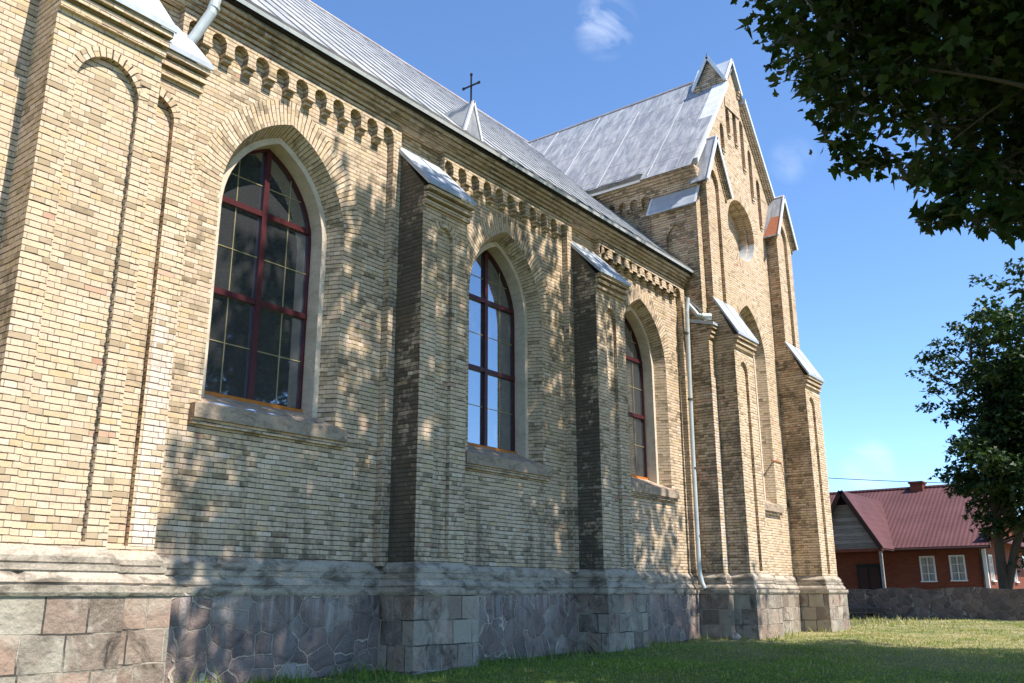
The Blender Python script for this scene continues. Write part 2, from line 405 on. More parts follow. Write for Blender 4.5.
# ------------------------------------------------------------------ mesh helpers
ORG = {}
class MB:
    def __init__(s): s.v, s.f, s.u, s.mi, s.mats = [], [], [], [], []
    def slot(s, m):
        if m not in s.mats: s.mats.append(m)
        return s.mats.index(m)
    def face(s, pts, m, uv=None):
        i = len(s.v); s.v += [tuple(p) for p in pts]
        s.f.append(tuple(range(i, i + len(pts)))); s.mi.append(s.slot(m))
        if uv is None: uv = auto_uv(pts)
        s.u += list(uv)
    def box(s, x0, x1, y0, y1, z0, z1, m, skip=''):
        P = lambda x, y, z: (x, y, z)
        F = {'f': [(x0,y0,z0),(x1,y0,z0),(x1,y0,z1),(x0,y0,z1)], 'b': [(x1,y1,z0),(x0,y1,z0),(x0,y1,z1),(x1,y1,z1)],
             'l': [(x0,y1,z0),(x0,y0,z0),(x0,y0,z1),(x0,y1,z1)], 'r': [(x1,y0,z0),(x1,y1,z0),(x1,y1,z1),(x1,y0,z1)],
             't': [(x0,y0,z1),(x1,y0,z1),(x1,y1,z1),(x0,y1,z1)], 'd': [(x0,y1,z0),(x1,y1,z0),(x1,y0,z0),(x0,y0,z0)]}
        for k, q in F.items():
            if k not in skip: s.face(q, m)
    def hexa(s, a, b, m):                      # two loops of equal length joined: a closed prism
        n = len(a)
        s.face(list(reversed(a)), m); s.face(b, m)
        for i in range(n):
            j = (i + 1) % n
            s.face([a[i], a[j], b[j], b[i]], m)
    def bar(s, p, q, w, h, m, up=(0, 0, 1)):
        p, q, up = Vector(p), Vector(q), Vector(up)
        d = (q - p).normalized(); sx = d.cross(up).normalized(); sy = sx.cross(d).normalized()
        o = [sx*a*w/2 + sy*b*h/2 for a, b in ((-1, -1), (1, -1), (1, 1), (-1, 1))]
        s.hexa([p + e for e in o], [q + e for e in o], m)
    def tube(s, pts, rad, m, n=12, caps=True):
        pts = [Vector(p) for p in pts]; R = rad if isinstance(rad, (list, tuple)) else [rad]*len(pts)
        rings = []; ref = None
        for i, p in enumerate(pts):
            d = (pts[min(i+1, len(pts)-1)] - pts[max(i-1, 0)]).normalized()
            a = Vector((0, 0, 1)) if abs(d.z) < .9 else Vector((1, 0, 0))
            if ref is not None: a = ref
            x = d.cross(a).normalized(); y = x.cross(d).normalized(); ref = y
            rings.append([p + (x*math.cos(2*PI*k/n) + y*math.sin(2*PI*k/n))*R[i] for k in range(n)])
        for r1, r2 in zip(rings, rings[1:]):
            for k in range(n):
                j = (k + 1) % n; s.face([r1[k], r1[j], r2[j], r2[k]], m)
        if caps: s.face(list(reversed(rings[0])), m); s.face(rings[-1], m)
    def build(s, name, parent=None, root=None, smooth=False):
        o = (root or parent)
        off = Vector(ORG.get(o.name, (0, 0, 0))) if o is not None else Vector((0, 0, 0))
        me = bpy.data.meshes.new(name)
        me.from_pydata([(x - off.x, y - off.y, z + EZ - off.z) for x, y, z in s.v], [], s.f)
        ul = me.uv_layers.new(name='uv'); ul.data.foreach_set('uv', [c for p in s.u for c in p])
        for m in s.mats: me.materials.append(m)
        me.polygons.foreach_set('material_index', s.mi)
        if smooth: me.polygons.foreach_set('use_smooth', [True]*len(s.f))
        me.update()
        ob = bpy.data.objects.new(name, me); COL.objects.link(ob)
        if parent is not None: ob.parent = parent
        if o is not None: ORG[ob.name] = tuple(off)
        return ob

def auto_uv(pts):
    a = Vector(pts[0]); n = Vector((0, 0, 0))
    for i in range(1, len(pts) - 1): n += (Vector(pts[i]) - a).cross(Vector(pts[i+1]) - a)
    n = Vector((abs(n.x), abs(n.y), abs(n.z)))
    if n.z > 1.2*max(n.x, n.y): return [(p[0], p[1]) for p in pts]
    if n.x > n.y: return [(p[1], p[2]) for p in pts]
    return [(p[0], p[2]) for p in pts]

def root(name, label, cat, loc, group=None):
    o = bpy.data.objects.new(name, None); COL.objects.link(o)
    o.location = (loc[0], loc[1], loc[2] + EZ); o.empty_display_size = .3
    o['label'] = label; o['category'] = cat
    if group: o['group'] = group
    ORG[o.name] = (loc[0], loc[1], loc[2] + EZ)
    return o
def tag(o, label, cat, group=None, kind=None):
    o['label'] = label; o['category'] = cat
    if group: o['group'] = group
    if kind: o['kind'] = kind

def arch(cx, zs, half, c, n=12):
    """two-centred arch from the left springing over the apex to the right one"""
    R = half + c; th = math.acos(c/R)
    left = [(cx + c - R*math.cos(th*i/n), zs + R*math.sin(th*i/n)) for i in range(n + 1)]
    right = [(2*cx - x, z) for x, z in reversed(left[:-1])]
    return left + right
def arch_hole(cx, zb, zs, half, c, n=12):
    return [(cx - half, zb)] + arch(cx, zs, half, c, n) + [(cx + half, zb)]
def circle(cx, cz, r, n=40):
    return [(cx + r*math.cos(2*PI*i/n), cz + r*math.sin(2*PI*i/n)) for i in range(n)]

def holed(mb, outer, holes, P, m):
    """flat face with holes; P maps (u, z) to 3D"""
    loops = [[Vector((x, z, 0)) for x, z in outer]] + [[Vector((x, z, 0)) for x, z in h] for h in holes]
    flat = [p for l in loops for p in l]
    for t in tessellate_polygon(loops):
        q = [flat[i] for i in t]
        a = (q[1]-q[0]).cross(q[2]-q[0]).z
        if abs(a) < 1e-9: continue
        if a < 0: q = q[::-1]
        mb.face([P(p.x, p.y) for p in q], m, [(p.x, p.y) for p in q])
def reveal(mb, loop, P0, P1, m, closed=True, mf=None):
    n = len(loop); s = 0.0
    L = [0.0]
    for i in range(n): L.append(L[-1] + math.dist(loop[i], loop[(i+1) % n]))
    for i in range(n if closed else n - 1):
        j = (i + 1) % n
        a, b, c, d = P0(*loop[i]), P0(*loop[j]), P1(*loop[j]), P1(*loop[i])
        w = math.dist(a, d)
        mb.face([a, b, c, d], mf(i) if mf else m, [(0, L[i]), (0, L[i+1]), (w, L[i+1]), (w, L[i])])
def ring(mb, cx, zs, half, c, w, P, m, n=14):
    """voussoirs: bricks set radially round an arch, flush with the wall"""
    R = half + c; ti = math.acos(c/R); to = math.acos(c/(R + w))
    for sgn in (-1, 1):
        for i in range(n):
            q = []; uv = []
            for (k, rad, th) in ((i, R, ti), (i+1, R, ti), (i+1, R+w, to), (i, R+w, to)):
                a = th*k/n
                q.append((cx + sgn*(rad*math.cos(a) - c), zs + rad*math.sin(a)))
                uv.append((rad - R, ti*R*k/n*1.05))
            if sgn < 0: q, uv = q[::-1], uv[::-1]
            mb.face([P(*p) for p in q], m, uv)
def ring_outer(cx, zs, half, c, w, n=14):
    R = half + c; to = math.acos(c/(R + w))
    left = [(cx + c - (R+w)*math.cos(to*i/n), zs + (R+w)*math.sin(to*i/n)) for i in range(n + 1)]
    return left + [(2*cx - x, z) for x, z in reversed(left[:-1])]

# plinth moulding profile: (how far it stands out, height)
PROF = [(-.02, .475), (.015, .46), (.08, .372), (.08, .318), (.064, .314), (.064, .300), (.110, .296), (.110, .240), (.096, .236), (.096, .223), (.122, .20), (.150, .165), (.160, .13), (.142, .122), (.142, .102), (.205, .098), (.205, .035), (.188, .0), (.15, -.004)]
def sweep(mb, path, prof, m, ends=True):
    """path: list of (x, y, nx, ny) corners, n = outward mitre offset direction for one unit of offset"""
    rnd = random.Random(len(path)*7 + int(abs(path[0][0])*100))
    for a, b in zip(path, path[1:]):
        L = math.dist(a[:2], b[:2]); k = max(1, int(L/.055))
        prev = None
        for i in range(k + 1):
            f = i/k
            e = [a[q] + (b[q] - a[q])*f for q in range(4)]
            inner = 0 < i < k
            chip = rnd.uniform(.015, .04) if inner and rnd.random() < .035 else 0
            cj = rnd.randrange(len(prof))
            row = []
            for j, (d, z) in enumerate(prof):
                w = (rnd.uniform(-.0015, .001), rnd.uniform(-.001, .001)) if inner else (0, 0)
                if chip and abs(j - cj) < 2: w = (w[0] - min(chip, max(d - .02, 0)), w[1])
                row.append((e[0] + e[2]*(d + w[0]), e[1] + e[3]*(d + w[0]), z + w[1]))
            if prev:
                for j in range(len(row) - 1): mb.face([prev[j], prev[j+1], row[j+1], row[j]], m)
            prev = row
    if ends:
        for e in (path[0], path[-1]):
            mb.face([(e[0]+e[2]*d, e[1]+e[3]*d, z) for d, z in prof], m)

BRW, BRH = .244, .0685
def proud(mb, u0, u1, z0, z1, P, m, n, avoid=(), seed=1):
    """single bricks that stand a few millimetres out of the wall, on the courses of the bond"""
    rnd = random.Random(seed)
    for _ in range(n):
        r = rnd.randrange(int(z0/BRH) + 1, int(z1/BRH)); w = BRW*.5 if r % 2 == 0 else BRW; off = w*.5 if r % 2 == 0 else 0
        c = math.floor((rnd.uniform(u0, u1) + off)/w)
        a, b = c*w - off + .006, (c + 1)*w - off - .006
        if a < u0 + .01 or b > u1 - .01 or any(a < q[1] and b > q[0] and r*BRH < q[3] and (r+1)*BRH > q[2] for q in avoid): continue
        za, zb_ = r*BRH + .006, (r + 1)*BRH - .006; d = rnd.uniform(.002, .008)
        j = [rnd.uniform(-.003, .003) for _ in range(4)]
        q = [(a + j[0], za), (b + j[1], za), (b + j[2], zb_), (a + j[3], zb_)]
        mb.hexa([P(u, z, -.02) for u, z in q], [P(u, z, d + rnd.uniform(-.001, .001)) for u, z in q], m)
def quoins(mb, x, yf, z0, z1, side, m_f, m_s, seed=2):
    """corner bricks, each course laid a little out of line"""
    rnd = random.Random(seed)
    for r in range(int(z0/BRH) + 1, int(z1/BRH)):
        lf, ls = (.122, .24) if r % 2 else (.24, .122)
        a, b = r*BRH + .005, (r + 1)*BRH - .005; df, ds = rnd.uniform(0.001, .007), rnd.uniform(0.001, .007)
        x0, x1 = (x - ds, x + lf - .01) if side < 0 else (x - lf + .01, x + ds)
        mb.box(x0, x1, yf - df, yf + .01, a, b, m_f, 'b')
        xs0, xs1 = (x - ds + .0005, x + .01) if side < 0 else (x - .01, x + ds - .0005)
        mb.box(xs0, xs1, yf - df + .0005, yf + ls - .01, a + .0004, b - .0004, m_s, 'b')

# ------------------------------------------------------------------ ground
def smooth(a, b, x):
    t = np.clip((x - a)/(b - a), 0, 1); return t*t*(3 - 2*t)
def gz(x, y):
    x = np.asarray(x, float); y = np.asarray(y, float)
    d = np.maximum(-y - 1.2, 0)
    base = -1.05 + .05*smooth(8, 22, x) + .05*smooth(24, 40, x)
    drop = -.42*smooth(.8, 9, d)*(1 - smooth(6, 24, x)*.85) - .16*smooth(4, 26, d)
    return base + drop + .02*np.sin(x*1.3 + y*.7) + .015*np.sin(y*2.1 - x*.5)
def build_ground():
    xs = np.concatenate([np.linspace(-900, -30, 14), np.linspace(-24, 60, 113), np.linspace(70, 1500, 22)])
    ys = np.concatenate([np.linspace(-900, -40, 14), np.linspace(-34, 20, 91), np.linspace(28, 900, 18)])
    X, Y = np.meshgrid(xs, ys, indexing='ij'); Z = gz(X, Y) + EZ
    nx, ny = X.shape
    v = np.stack([X, Y, Z], -1).reshape(-1, 3)
    i, j = np.meshgrid(np.arange(nx-1), np.arange(ny-1), indexing='ij')
    f = np.stack([i*ny+j, (i+1)*ny+j, (i+1)*ny+j+1, i*ny+j+1], -1).reshape(-1, 4)
    me = bpy.data.meshes.new('ground'); me.from_pydata(v.tolist(), [], f.tolist())
    me.materials.append(M['ground']); me.polygons.foreach_set('use_smooth', [True]*len(f))
    o = bpy.data.objects.new('ground', me); COL.objects.link(o)
    o['kind'] = 'structure'; o['label'] = 'short grassy lawn sloping gently up to the church'; o['category'] = 'ground'
build_ground()

# ------------------------------------------------------------------ the church
YW, YL = 0.0, -.13                 # recessed bay wall, pilaster strips and frieze
church = root('church', 'yellow brick Gothic church with stone plinth, buttresses, grey sheet metal roofs and gabled transept', 'church', (13, 0, -1.05))
G0 = -1.7                          # foundations go below the lawn

def buttress(name, x0, x1, yb, yf, zt, zb, niche=None, side=None, front=None, strip=None, gap=.07, plinth_back=None, capmat=None, sb=None):
    side = side or M['brick']; front = front or M['brick']
    b = MB(); P = lambda x, z: (x, yf, z)
    zlo = .40
    outer = [(x0, zlo), (x1, zlo), (x1, zt - .02), (x0, zt - .02)]
    holes = []
    if niche:
        cx, hw, ztop, nb = niche
        h = arch_hole(cx, nb, ztop - hw*1.12, hw, .12*hw, 7); holes = [h]
        wr = .115
        a = MB()
        ro = ring_outer(cx, ztop - hw*1.12, hw, .12*hw, wr, 8)
        hole2 = [(cx - hw, nb), (cx - hw, ztop - hw*1.12)] + ro + [(cx + hw, ztop - hw*1.12), (cx + hw, nb)]
        holed(b, outer, [hole2], P, front)
        ring(b, cx, ztop - hw*1.12, hw, .12*hw, wr, P, front, 8)
        P1 = lambda x, z: (x, yf + gap, z)
        reveal(b, h, P, P1, M['brick_mixed'])
        holed(b, h, [], P1, front)
    else:
        holed(b, outer, [], P, front)
    if strip:
        b.box(strip[0], strip[1], yf - .004, yf + .02, .52, strip[2], strip[3] if len(strip) > 3 else M['brick_pale'], 'b')
    zr = zb; s0 = yb if sb is None else sb
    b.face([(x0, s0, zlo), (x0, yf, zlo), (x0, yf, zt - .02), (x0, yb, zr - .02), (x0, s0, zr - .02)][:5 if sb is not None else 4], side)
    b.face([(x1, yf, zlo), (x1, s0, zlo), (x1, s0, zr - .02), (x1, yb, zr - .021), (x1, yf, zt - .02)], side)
    b.face([(x0, yf, zt - .02), (x1, yf, zt - .02), (x1, yb, zr - .02), (x0, yb, zr - .02)], side)
    # three corbelled courses under the lip
    for k in range(3):
        z1 = zt - .03 - .115*k; d = .135 - .042*k
        b.box(x0 - .002*k + .003, x1 + .035 - .01*k, yf - d, yf + .03 + .001*k, z1 - .078, z1, front, 'b')
    quoins(b, x0, yf, .47, zt - .42, -1, front, side, int(x0*100))
    quoins(b, x1, yf, .47, zt - .42, 1, front, front, int(x1*100))
    if niche:
        av = [(niche[0] - niche[1] - .13, niche[0] + niche[1] + .13, 0, niche[2] + .2)]
        proud(b, x0 + .02, x1 - .02, .55, zt - .45, lambda u, z, d: (u, yf - d, z), front, 130, av, int(x0*77))
        proud(b, niche[0] - niche[1], niche[0] + niche[1], .55, niche[2] - niche[1]*1.3, lambda u, z, d: (u, yf + gap - d, z), front, 60, (), int(x0*55))
    o = b.build('buttress', church)
    c = MB(); m = capmat or M['cap']; y1 = yf - .155
    sl = (zb - zt)/(yb - y1); t = .025
    X0, X1 = x0 - .05, x1 + .055
    a = [(X0, y1, zt), (X1, y1, zt), (X1, yb + .01, zt + sl*(yb + .01 - y1)), (X0, yb + .01, zt + sl*(yb + .01 - y1))]
    c.hexa([(x, y, z - .0) for x, y, z in a], [(x, y, z + t*1.5) for x, y, z in a], m)
    c.box(X0, X1, y1 - .012, y1 + .004, zt - .035, zt + .034, m)          # turned-down front edge
    for xx in (X0, X1 - .012):                                             # turned-down side edges
        q = [(xx, y1, zt - .05), (xx, yb, zt - .05 + sl*(yb - y1)), (xx, yb, zt - .002 + sl*(yb - y1)), (xx, y1, zt - .002)]
        c.hexa(q, [(x + .012, y, z) for x, y, z in q], m)
    for fr in ((.5,) if x1 - x0 > .6 else ()):
        xx = X0 + (X1 - X0)*fr
        c.bar((xx, y1 + .01, zt + .045 + sl*.01), (xx, yb - .02, zt + .045 + sl*(yb - .02 - y1)), .02, .016, m)
    c.build('cap', o)
    pb = yb if plinth_back is None else plinth_back
    p = MB(); d = .17
    p.box(x0 - d, x1 + d, yf - d, pb + .3, G0, .0, M['ashlar'], 'bd')
    p.build('plinth', o)
    k = MB()
    sweep(k, [(x0, pb + .25, -1, 0), (x0, yf, -1, -1), (x1, yf, 1, -1), (x1, pb + .25, 1, 0)], PROF, M['mould'])
    k.build('plinth_moulding', o)
    return o

BX = [(4.62, 5.70), (9.88, 10.98), (15.08, 16.20), (20.33, 21.3)]
buttress('B', 4.62, 5.70, 0, -.69, 6.47, 7.38, (5.14, .25, 5.87, .52), M['brick'], M['brick_tower'], (5.42, 5.695, 3.3))
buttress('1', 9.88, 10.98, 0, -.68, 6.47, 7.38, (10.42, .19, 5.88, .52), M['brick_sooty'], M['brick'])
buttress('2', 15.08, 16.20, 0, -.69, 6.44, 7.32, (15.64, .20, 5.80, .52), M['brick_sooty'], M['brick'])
buttress('A', 3.69, 4.92, -.59, -1.10, 6.42, 7.25, (4.34, .36, 5.78, .52), M['brick'], M['brick_tower'])
buttress('N', 20.33, 20.72, 0, -.72, 6.55, 6.80, None, M['brick_mixed'], M['brick_tower'], (20.332, 20.60, 5.2, M['brick_pale']))
buttress('E', 20.626, 21.786, -.80, -1.25, 6.28, 7.30, (21.14, .22, 5.66, .52), M['brick_mixed'], M['brick_tower'], sb=-.40)
buttress('F', 25.526, 26.746, -.80, -1.25, 6.16, 7.18, (25.98, .22, 5.56, .52), M['brick_mixed'], M['brick_tower'], sb=-.40)

# ---- nave wall
WC = [7.70, 12.98, 18.20]          # window centres
W_SILL = 2.36; W_SPR = 5.26; W_HALF = 1.13; W_C = .50
nave = MB()
PW = lambda x, z: (x, YW, z)
bays = [(4.0, 10.45), (10.45, 15.65), (15.65, 20.6)]
RW = .37
wall_m = [M['brick'], M['brick'], M['brick_tower']]
for (xl, xr), cx, wm in zip(bays, WC, wall_m):
    ro = ring_outer(cx, W_SPR, W_HALF, W_C, RW)
    hole = [(cx - W_HALF, W_SILL), (cx - W_HALF, W_SPR)] + ro + [(cx + W_HALF, W_SPR), (cx + W_HALF, W_SILL)]
    holed(nave, [(xl, .40), (xr, .40), (xr, 7.72), (xl, 7.72)], [hole], PW, M['brick'])
    ring(nave, cx, W_SPR, W_HALF, W_C, RW, PW, M['brick'])
    # splayed brick jamb and arch
    h0 = arch_hole(cx, W_SILL, W_SPR, W_HALF, W_C); h1 = arch_hole(cx, W_SILL, W_SPR, W_HALF - .13, W_C)
    n = len(h0)
    for i in range(n - 1):
        a, b, c, d = h0[i], h0[i+1], h1[i+1], h1[i]
        l0 = sum(math.dist(h0[k], h0[k+1]) for k in range(i)); l1 = l0 + math.dist(a, b)
        nave.face([(a[0], YW, a[1]), (b[0], YW, b[1]), (c[0], YW + .28, c[1]), (d[0], YW + .28, d[1])], M['brick'], [(0, l0), (0, l1), (.34, l1), (.34, l0)])
# pilaster strips beside each buttress
for x0, x1 in ((5.70, 5.77), (9.70, 9.88), (10.98, 11.03), (14.90, 15.08), (16.20, 16.27), (20.10, 20.34)):
    nave.box(x0, x1, YL, YW + .02, .40, 7.70, M['brick'], 'bd')
for (xl, xr), cx in zip(((5.78, 9.70), (11.04, 14.90), (16.28, 20.09)), WC):
    proud(nave, xl, xr, .56, 7.1, lambda u, z, d: (u, YW - d, z), M['brick'], 420, [(cx - W_HALF - .42, cx + W_HALF + .42, 1.9, 7.3)], int(cx*10))
nave_wall = nave.build('nave_wall', church)

pl = MB(); pl.box(4.5, 20.9, -.15, .5, G0, .0, M['field'], 'bd'); pl.build('plinth', nave_wall)
mo = MB(); sweep(mo, [(4.3, YW, 0, -1), (20.9, YW, 0, -1)], [(d*.86, z) for d, z in PROF], M['mould']); mo.build('plinth_moulding', nave_wall)

def corbel_table(u0, u1, first, pitch, count, P, Pin, zt, zarch, parent, hw=.118):
    """frieze with small round arches cut into its lower edge and stepped corbels between them. P(u, z, depth out)"""
    b = MB(); zs = zarch - hw; zl = zs - .085
    edge = [(u0, zt), (u0, zl)]
    loop = []
    for k in range(count):
        c = first + pitch*k
        arc = [(c - hw*math.cos(PI*i/8), zs + hw*math.sin(PI*i/8)) for i in range(9)]
        loop += [(c - hw, zl)] + arc + [(c + hw, zl)]
    if loop[0][0] <= u0: edge = [(u0, zt)]
    outer = [(u0, zt), (u0, zl)] + loop + [(u1, zl), (u1, zt)]
    holed(b, outer[::-1], [], lambda u, z: P(u, z, 0), M['brick'])
    n = len(outer)
    for i in range(1, n - 2):
        a, c = outer[i], outer[i+1]
        if math.dist(a, c) < 1e-4: continue
        b.face([P(*a, 0), P(*c, 0), Pin(*c), Pin(*a)], M['brick_cornice'])
    for k in range(count - 1):          # corbels under the piers between arches
        c = first + pitch*(k + .5); w = pitch/2 - hw
        for s, (dep, z1, ww) in enumerate(((-.004, zl, w + .012), (.055, zl - .07, w))):
            q = [(c - ww, z1 - .068), (c + ww, z1 - .068), (c + ww, z1 - .001), (c - ww, z1 - .001)]
            b.hexa([P(u, z, -dep) for u, z in q], [Pin(u, z) for u, z in q], M['brick'])
    return b.build('corbel_table', parent)
PF = lambda u, z, d: (u, YL - d, z)
PI_ = lambda u, z: (u, YW + .01, z)
corbel_table(5.772, 9.698, 5.90, .367, 11, PF, PI_, 7.69, 7.55, nave_wall)
corbel_table(11.032, 14.898, 11.11, .3665, 11, PF, PI_, 7.69, 7.55, nave_wall)
corbel_table(16.272, 20.098, 16.30, .3665, 11, PF, PI_, 7.69, 7.55, nave_wall)

co = MB()
for k in range(4):
    co.box(4.925, 20.345, YL - .035 - .052*k, YW + .3, 7.675 + .0705*k, 7.675 + .0705*k + (.07 if k < 3 else .072), M['brick_cornice'], 'b')
co.box(4.925, 20.345, YL - .235, YW + .3, 7.962, 7.985, M['soffit'], 'b')
co.build('cornice', nave_wall)

# ---- windows
def window(cx, yw, zb, zs, half, c, name, bars=2, sill_w=1.25):
    h = half - .13                                    # clear opening at the plaster
    y1, y2 = yw + .28, yw + .55
    lip = .085
    hi = h - lip
    fr = MB()
    a_out, a_in = arch_hole(cx, zb + .26, zs, hi + .02, c), arch_hole(cx, zb + .315, zs, hi - .04, c)
    PA = lambda x, z: (x, y2 - .03, z); PB = lambda x, z: (x, y2 + .03, z)
    holed(fr, a_out, [a_in], PA, M['frame']); reveal(fr, a_in, PA, PB, M['frame'])
    R = hi + c; apex = zs + math.sqrt(R*R - c*c)
    fr.box(cx - .045, cx + .045, y2 - .045, y2 + .02, zb + .30, apex - .06, M['frame'], 'b')
    bz = [zb + .33 + (apex - zb - .33)*t for t in (.365, .72)]
    for z in bz:
        for sx in (-1, 1):
            e = hi
            if z > zs: e = math.sqrt(max(R*R - (z - zs)**2, 0)) - c
            x0, x1 = sorted((cx + sx*.044, cx + sx*(e + .01)))
            fr.box(x0, x1, y2 - .038, y2 + .015, z - .042, z + .042, M['frame'], 'b')
    w = fr.build('window', church)
    g = MB(); PG = lambda x, z: (x, y2 + .012, z)
    holed(g, arch_hole(cx, zb + .28, zs, hi, c), [], PG, M['glass']); g.build('glass_pane', w)
    cm = MB()
    zz = [zb + .33] + bz + [apex]
    for sx in (-1, 1):
        xm = cx + sx*hi*.52
        ztop = zs + math.sqrt(max(R*R - (hi*.52 + c)**2, 0))
        cm.box(xm - .005, xm + .005, y2 + .002, y2 + .011, zb + .33, ztop - .03, M['came'], 'b')
        for a, b in zip(zz, zz[1:]):
            z = (a + b)/2 if b < apex else a + (b - a)*.42
            e = hi - .03 if z < zs else math.sqrt(max(R*R - (z - zs)**2, 0)) - c - .03
            x0, x1 = sorted((cx + sx*.05, cx + sx*e))
            cm.box(x0, x1, y2 + .001, y2 + .0105, z - .005, z + .005, M['came'], 'b')
    cm.build('glazing_bar', w)
    sr = MB(); P1 = lambda x, z: (x, y1, z); P2 = lambda x, z: (x, y2 - .01, z)
    o1, o2 = arch_hole(cx, zb + .10, zs, h + .03, c), arch_hole(cx, zb + .10, zs, hi, c)
    holed(sr, o1, [[(x, z + (.001 if i in (0, len(o2)-1) else 0)) for i, (x, z) in enumerate(o2)]], lambda x, z: (x, y1 - .015, z), M['plaster'])
    reveal(sr, o2, lambda x, z: (x, y1 - .015, z), P2, M['plaster'], closed=False)
    reveal(sr, arch_hole(cx, zb + .10, zs, h + .03, c), lambda x, z: (x, y1 - .015, z), lambda x, z: (x, y1 + .03, z), M['plaster'], closed=False)
    sr.build('window_surround', w)
    sl = MB()
    ya, yb = yw - .115, y2 - .045
    za, zc = zb - .20, zb + .265
    xw = half + .15; n = 14
    def row(y, z, xa, xb, amp): return [(xa + (xb - xa)*i/n, y, z + random.uniform(-amp, amp)) for i in range(n + 1)]
    for (rowA, rowB) in (((yb, zc, cx - h + .02, cx + h - .02, .012), (yw + .02, zb + .04, cx - half + .0, cx + half - .0, .012)),
                         ((yw + .02, zb + .04, cx - half, cx + half, .0), (ya + .01, zb - .02, cx - xw, cx + xw, .01)),):
        A, B = row(*rowA), row(*rowB)
        for i in range(n): sl.face([A[i], A[i+1], B[i+1], B[i]], M['sill'])
    sl.box(cx - xw, cx + xw, ya, yw + .05, za, zb - .015, M['sill'], 'bt')
    sl.box(cx - xw + .01, cx + xw - .01, ya + .045, yw + .05, za - .075, za + .002, M['brick_mixed'], 'b')
    for sx in (-1, 1):
        sl.face([(cx + sx*xw, ya, zb - .02), (cx + sx*half, yw + .02, zb + .04), (cx + sx*xw, yw + .02, zb - .02)], M['sill'])
    sl.box(cx - hi - .01, cx + hi + .01, yb - .02, yb + .02, zc - .02, zc + .035, M['rustsill'], 'b')
    sl.build('sill', w)
    return w
for cx in WC: window(cx, 0, W_SILL, W_SPR, W_HALF, W_C, 'w')

# ---- nave roof
SL = (15.6 - 8.02)/(7.25 + .40)
zr = lambda y: 8.02 + SL*(y + .40)
rf = MB()
RX0, RX1 = 4.93, 23.6
rf.face([(RX0, -.40, zr(-.40)), (20.36, -.40, zr(-.40)), (20.36, 7.25, 15.6), (RX0, 7.25, 15.6)], M['roof'])
rf.face([(20.36, .6, zr(.6)), (RX1, .6, zr(.6)), (RX1, 7.25, 15.6), (20.36, 7.25, 15.6)], M['roof'])
rf.face([(RX1, 7.25, 15.6), (RX1, 14.9, 8.02), (RX0, 14.9, 8.02), (RX0, 7.25, 15.6)], M['roof'])
rf.face([(RX0, -.40, 7.985), (20.36, -.40, 7.985), (20.36, -.40, 8.02), (RX0, -.40, 8.02)], M['gutter'])
x = 5.2; k = 0
while x < 23.2:
    y0 = .05 if x < 20.3 else .7
    top = 7.2
    rf.bar((x, y0, zr(y0) + .012), (x + random.uniform(-.01, .01), top, zr(top) + .012), .016, .028, M['seam_dark'] if k % 3 == 0 else M['roof'], (0, -.7, .7))
    x += .56 + random.uniform(-.02, .02); k += 1
for yy in (1.3, 2.9, 4.4, 5.9):
    rf.bar((RX0, yy, zr(yy) + .002), (20.3 + max(0, (yy - 2.4))*.6, yy, zr(yy) + .002), .016, .008, M['joint'], (0, -.7, .7))
rf.tube([(RX0, 7.25, 15.62), (RX1 + .1, 7.25, 15.62)], .045, M['ridge'], 8)
nave_roof = rf.build('nave_roof', church)
# gutter: bent sheet standing on the eave, sagging here and there
gu = MB(); n = 60; prev = None
for i in range(n + 1):
    x = 4.95 + (20.36 - 4.95)*i/n
    w1 = .02*math.sin(i*1.7) + random.uniform(-.012, .012)
    row = [(x, -.405, 7.99), (x, -.425, 8.045), (x, -.375, 8.085 + w1*.2), (x, -.30 + w1, 8.20 + w1*.8), (x, -.20 + w1, 8.225 + w1), (x, -.17, zr(-.17) + .01)]
    if prev:
        for j in range(len(row) - 1):
            gu.face([prev[j], row[j], row[j+1], prev[j+1]], M['verge'] if j == 0 else M['gutter'])
    prev = row
gu.build('gutter', nave_roof)
# small triangular dormer with the iron cross
DX, DY, DZ = 12.22, .25, 9.42
dm = MB(); zb_ = zr(DY); yb_ = (DZ - 8.02)/SL - .40
bl, br, ap, bk = (DX - .27, DY, zb_ - .02), (DX + .27, DY, zb_ - .02), (DX, DY, DZ), (DX, yb_, DZ)
dm.face([bl, br, ap], M['troof']); dm.face([bl, ap, bk], M['roof']); dm.face([br, bk, ap], M['roof'])
dm.bar(bl, ap, .05, .05, M['verge'], (0, 1, 0)); dm.bar(br, ap, .05, .05, M['verge'], (0, 1, 0))
dm.build('dormer', nave_roof)
cr = MB()
cr.box(DX - .013, DX + .013, DY + .047, DY + .073, DZ - .25, DZ + .62, M['iron'])
cr.box(DX - .012, DX + .012, DY - .14, DY + .26, DZ + .355, DZ + .383, M['iron'])
for (yy, zz) in ((DY - .14, DZ + .369), (DY + .26, DZ + .369), (DY + .06, DZ + .62)):
    cr.box(DX - .015, DX + .015, yy - .024, yy + .024, zz - .024, zz + .024, M['iron'])
cr.build('cross', nave_roof)

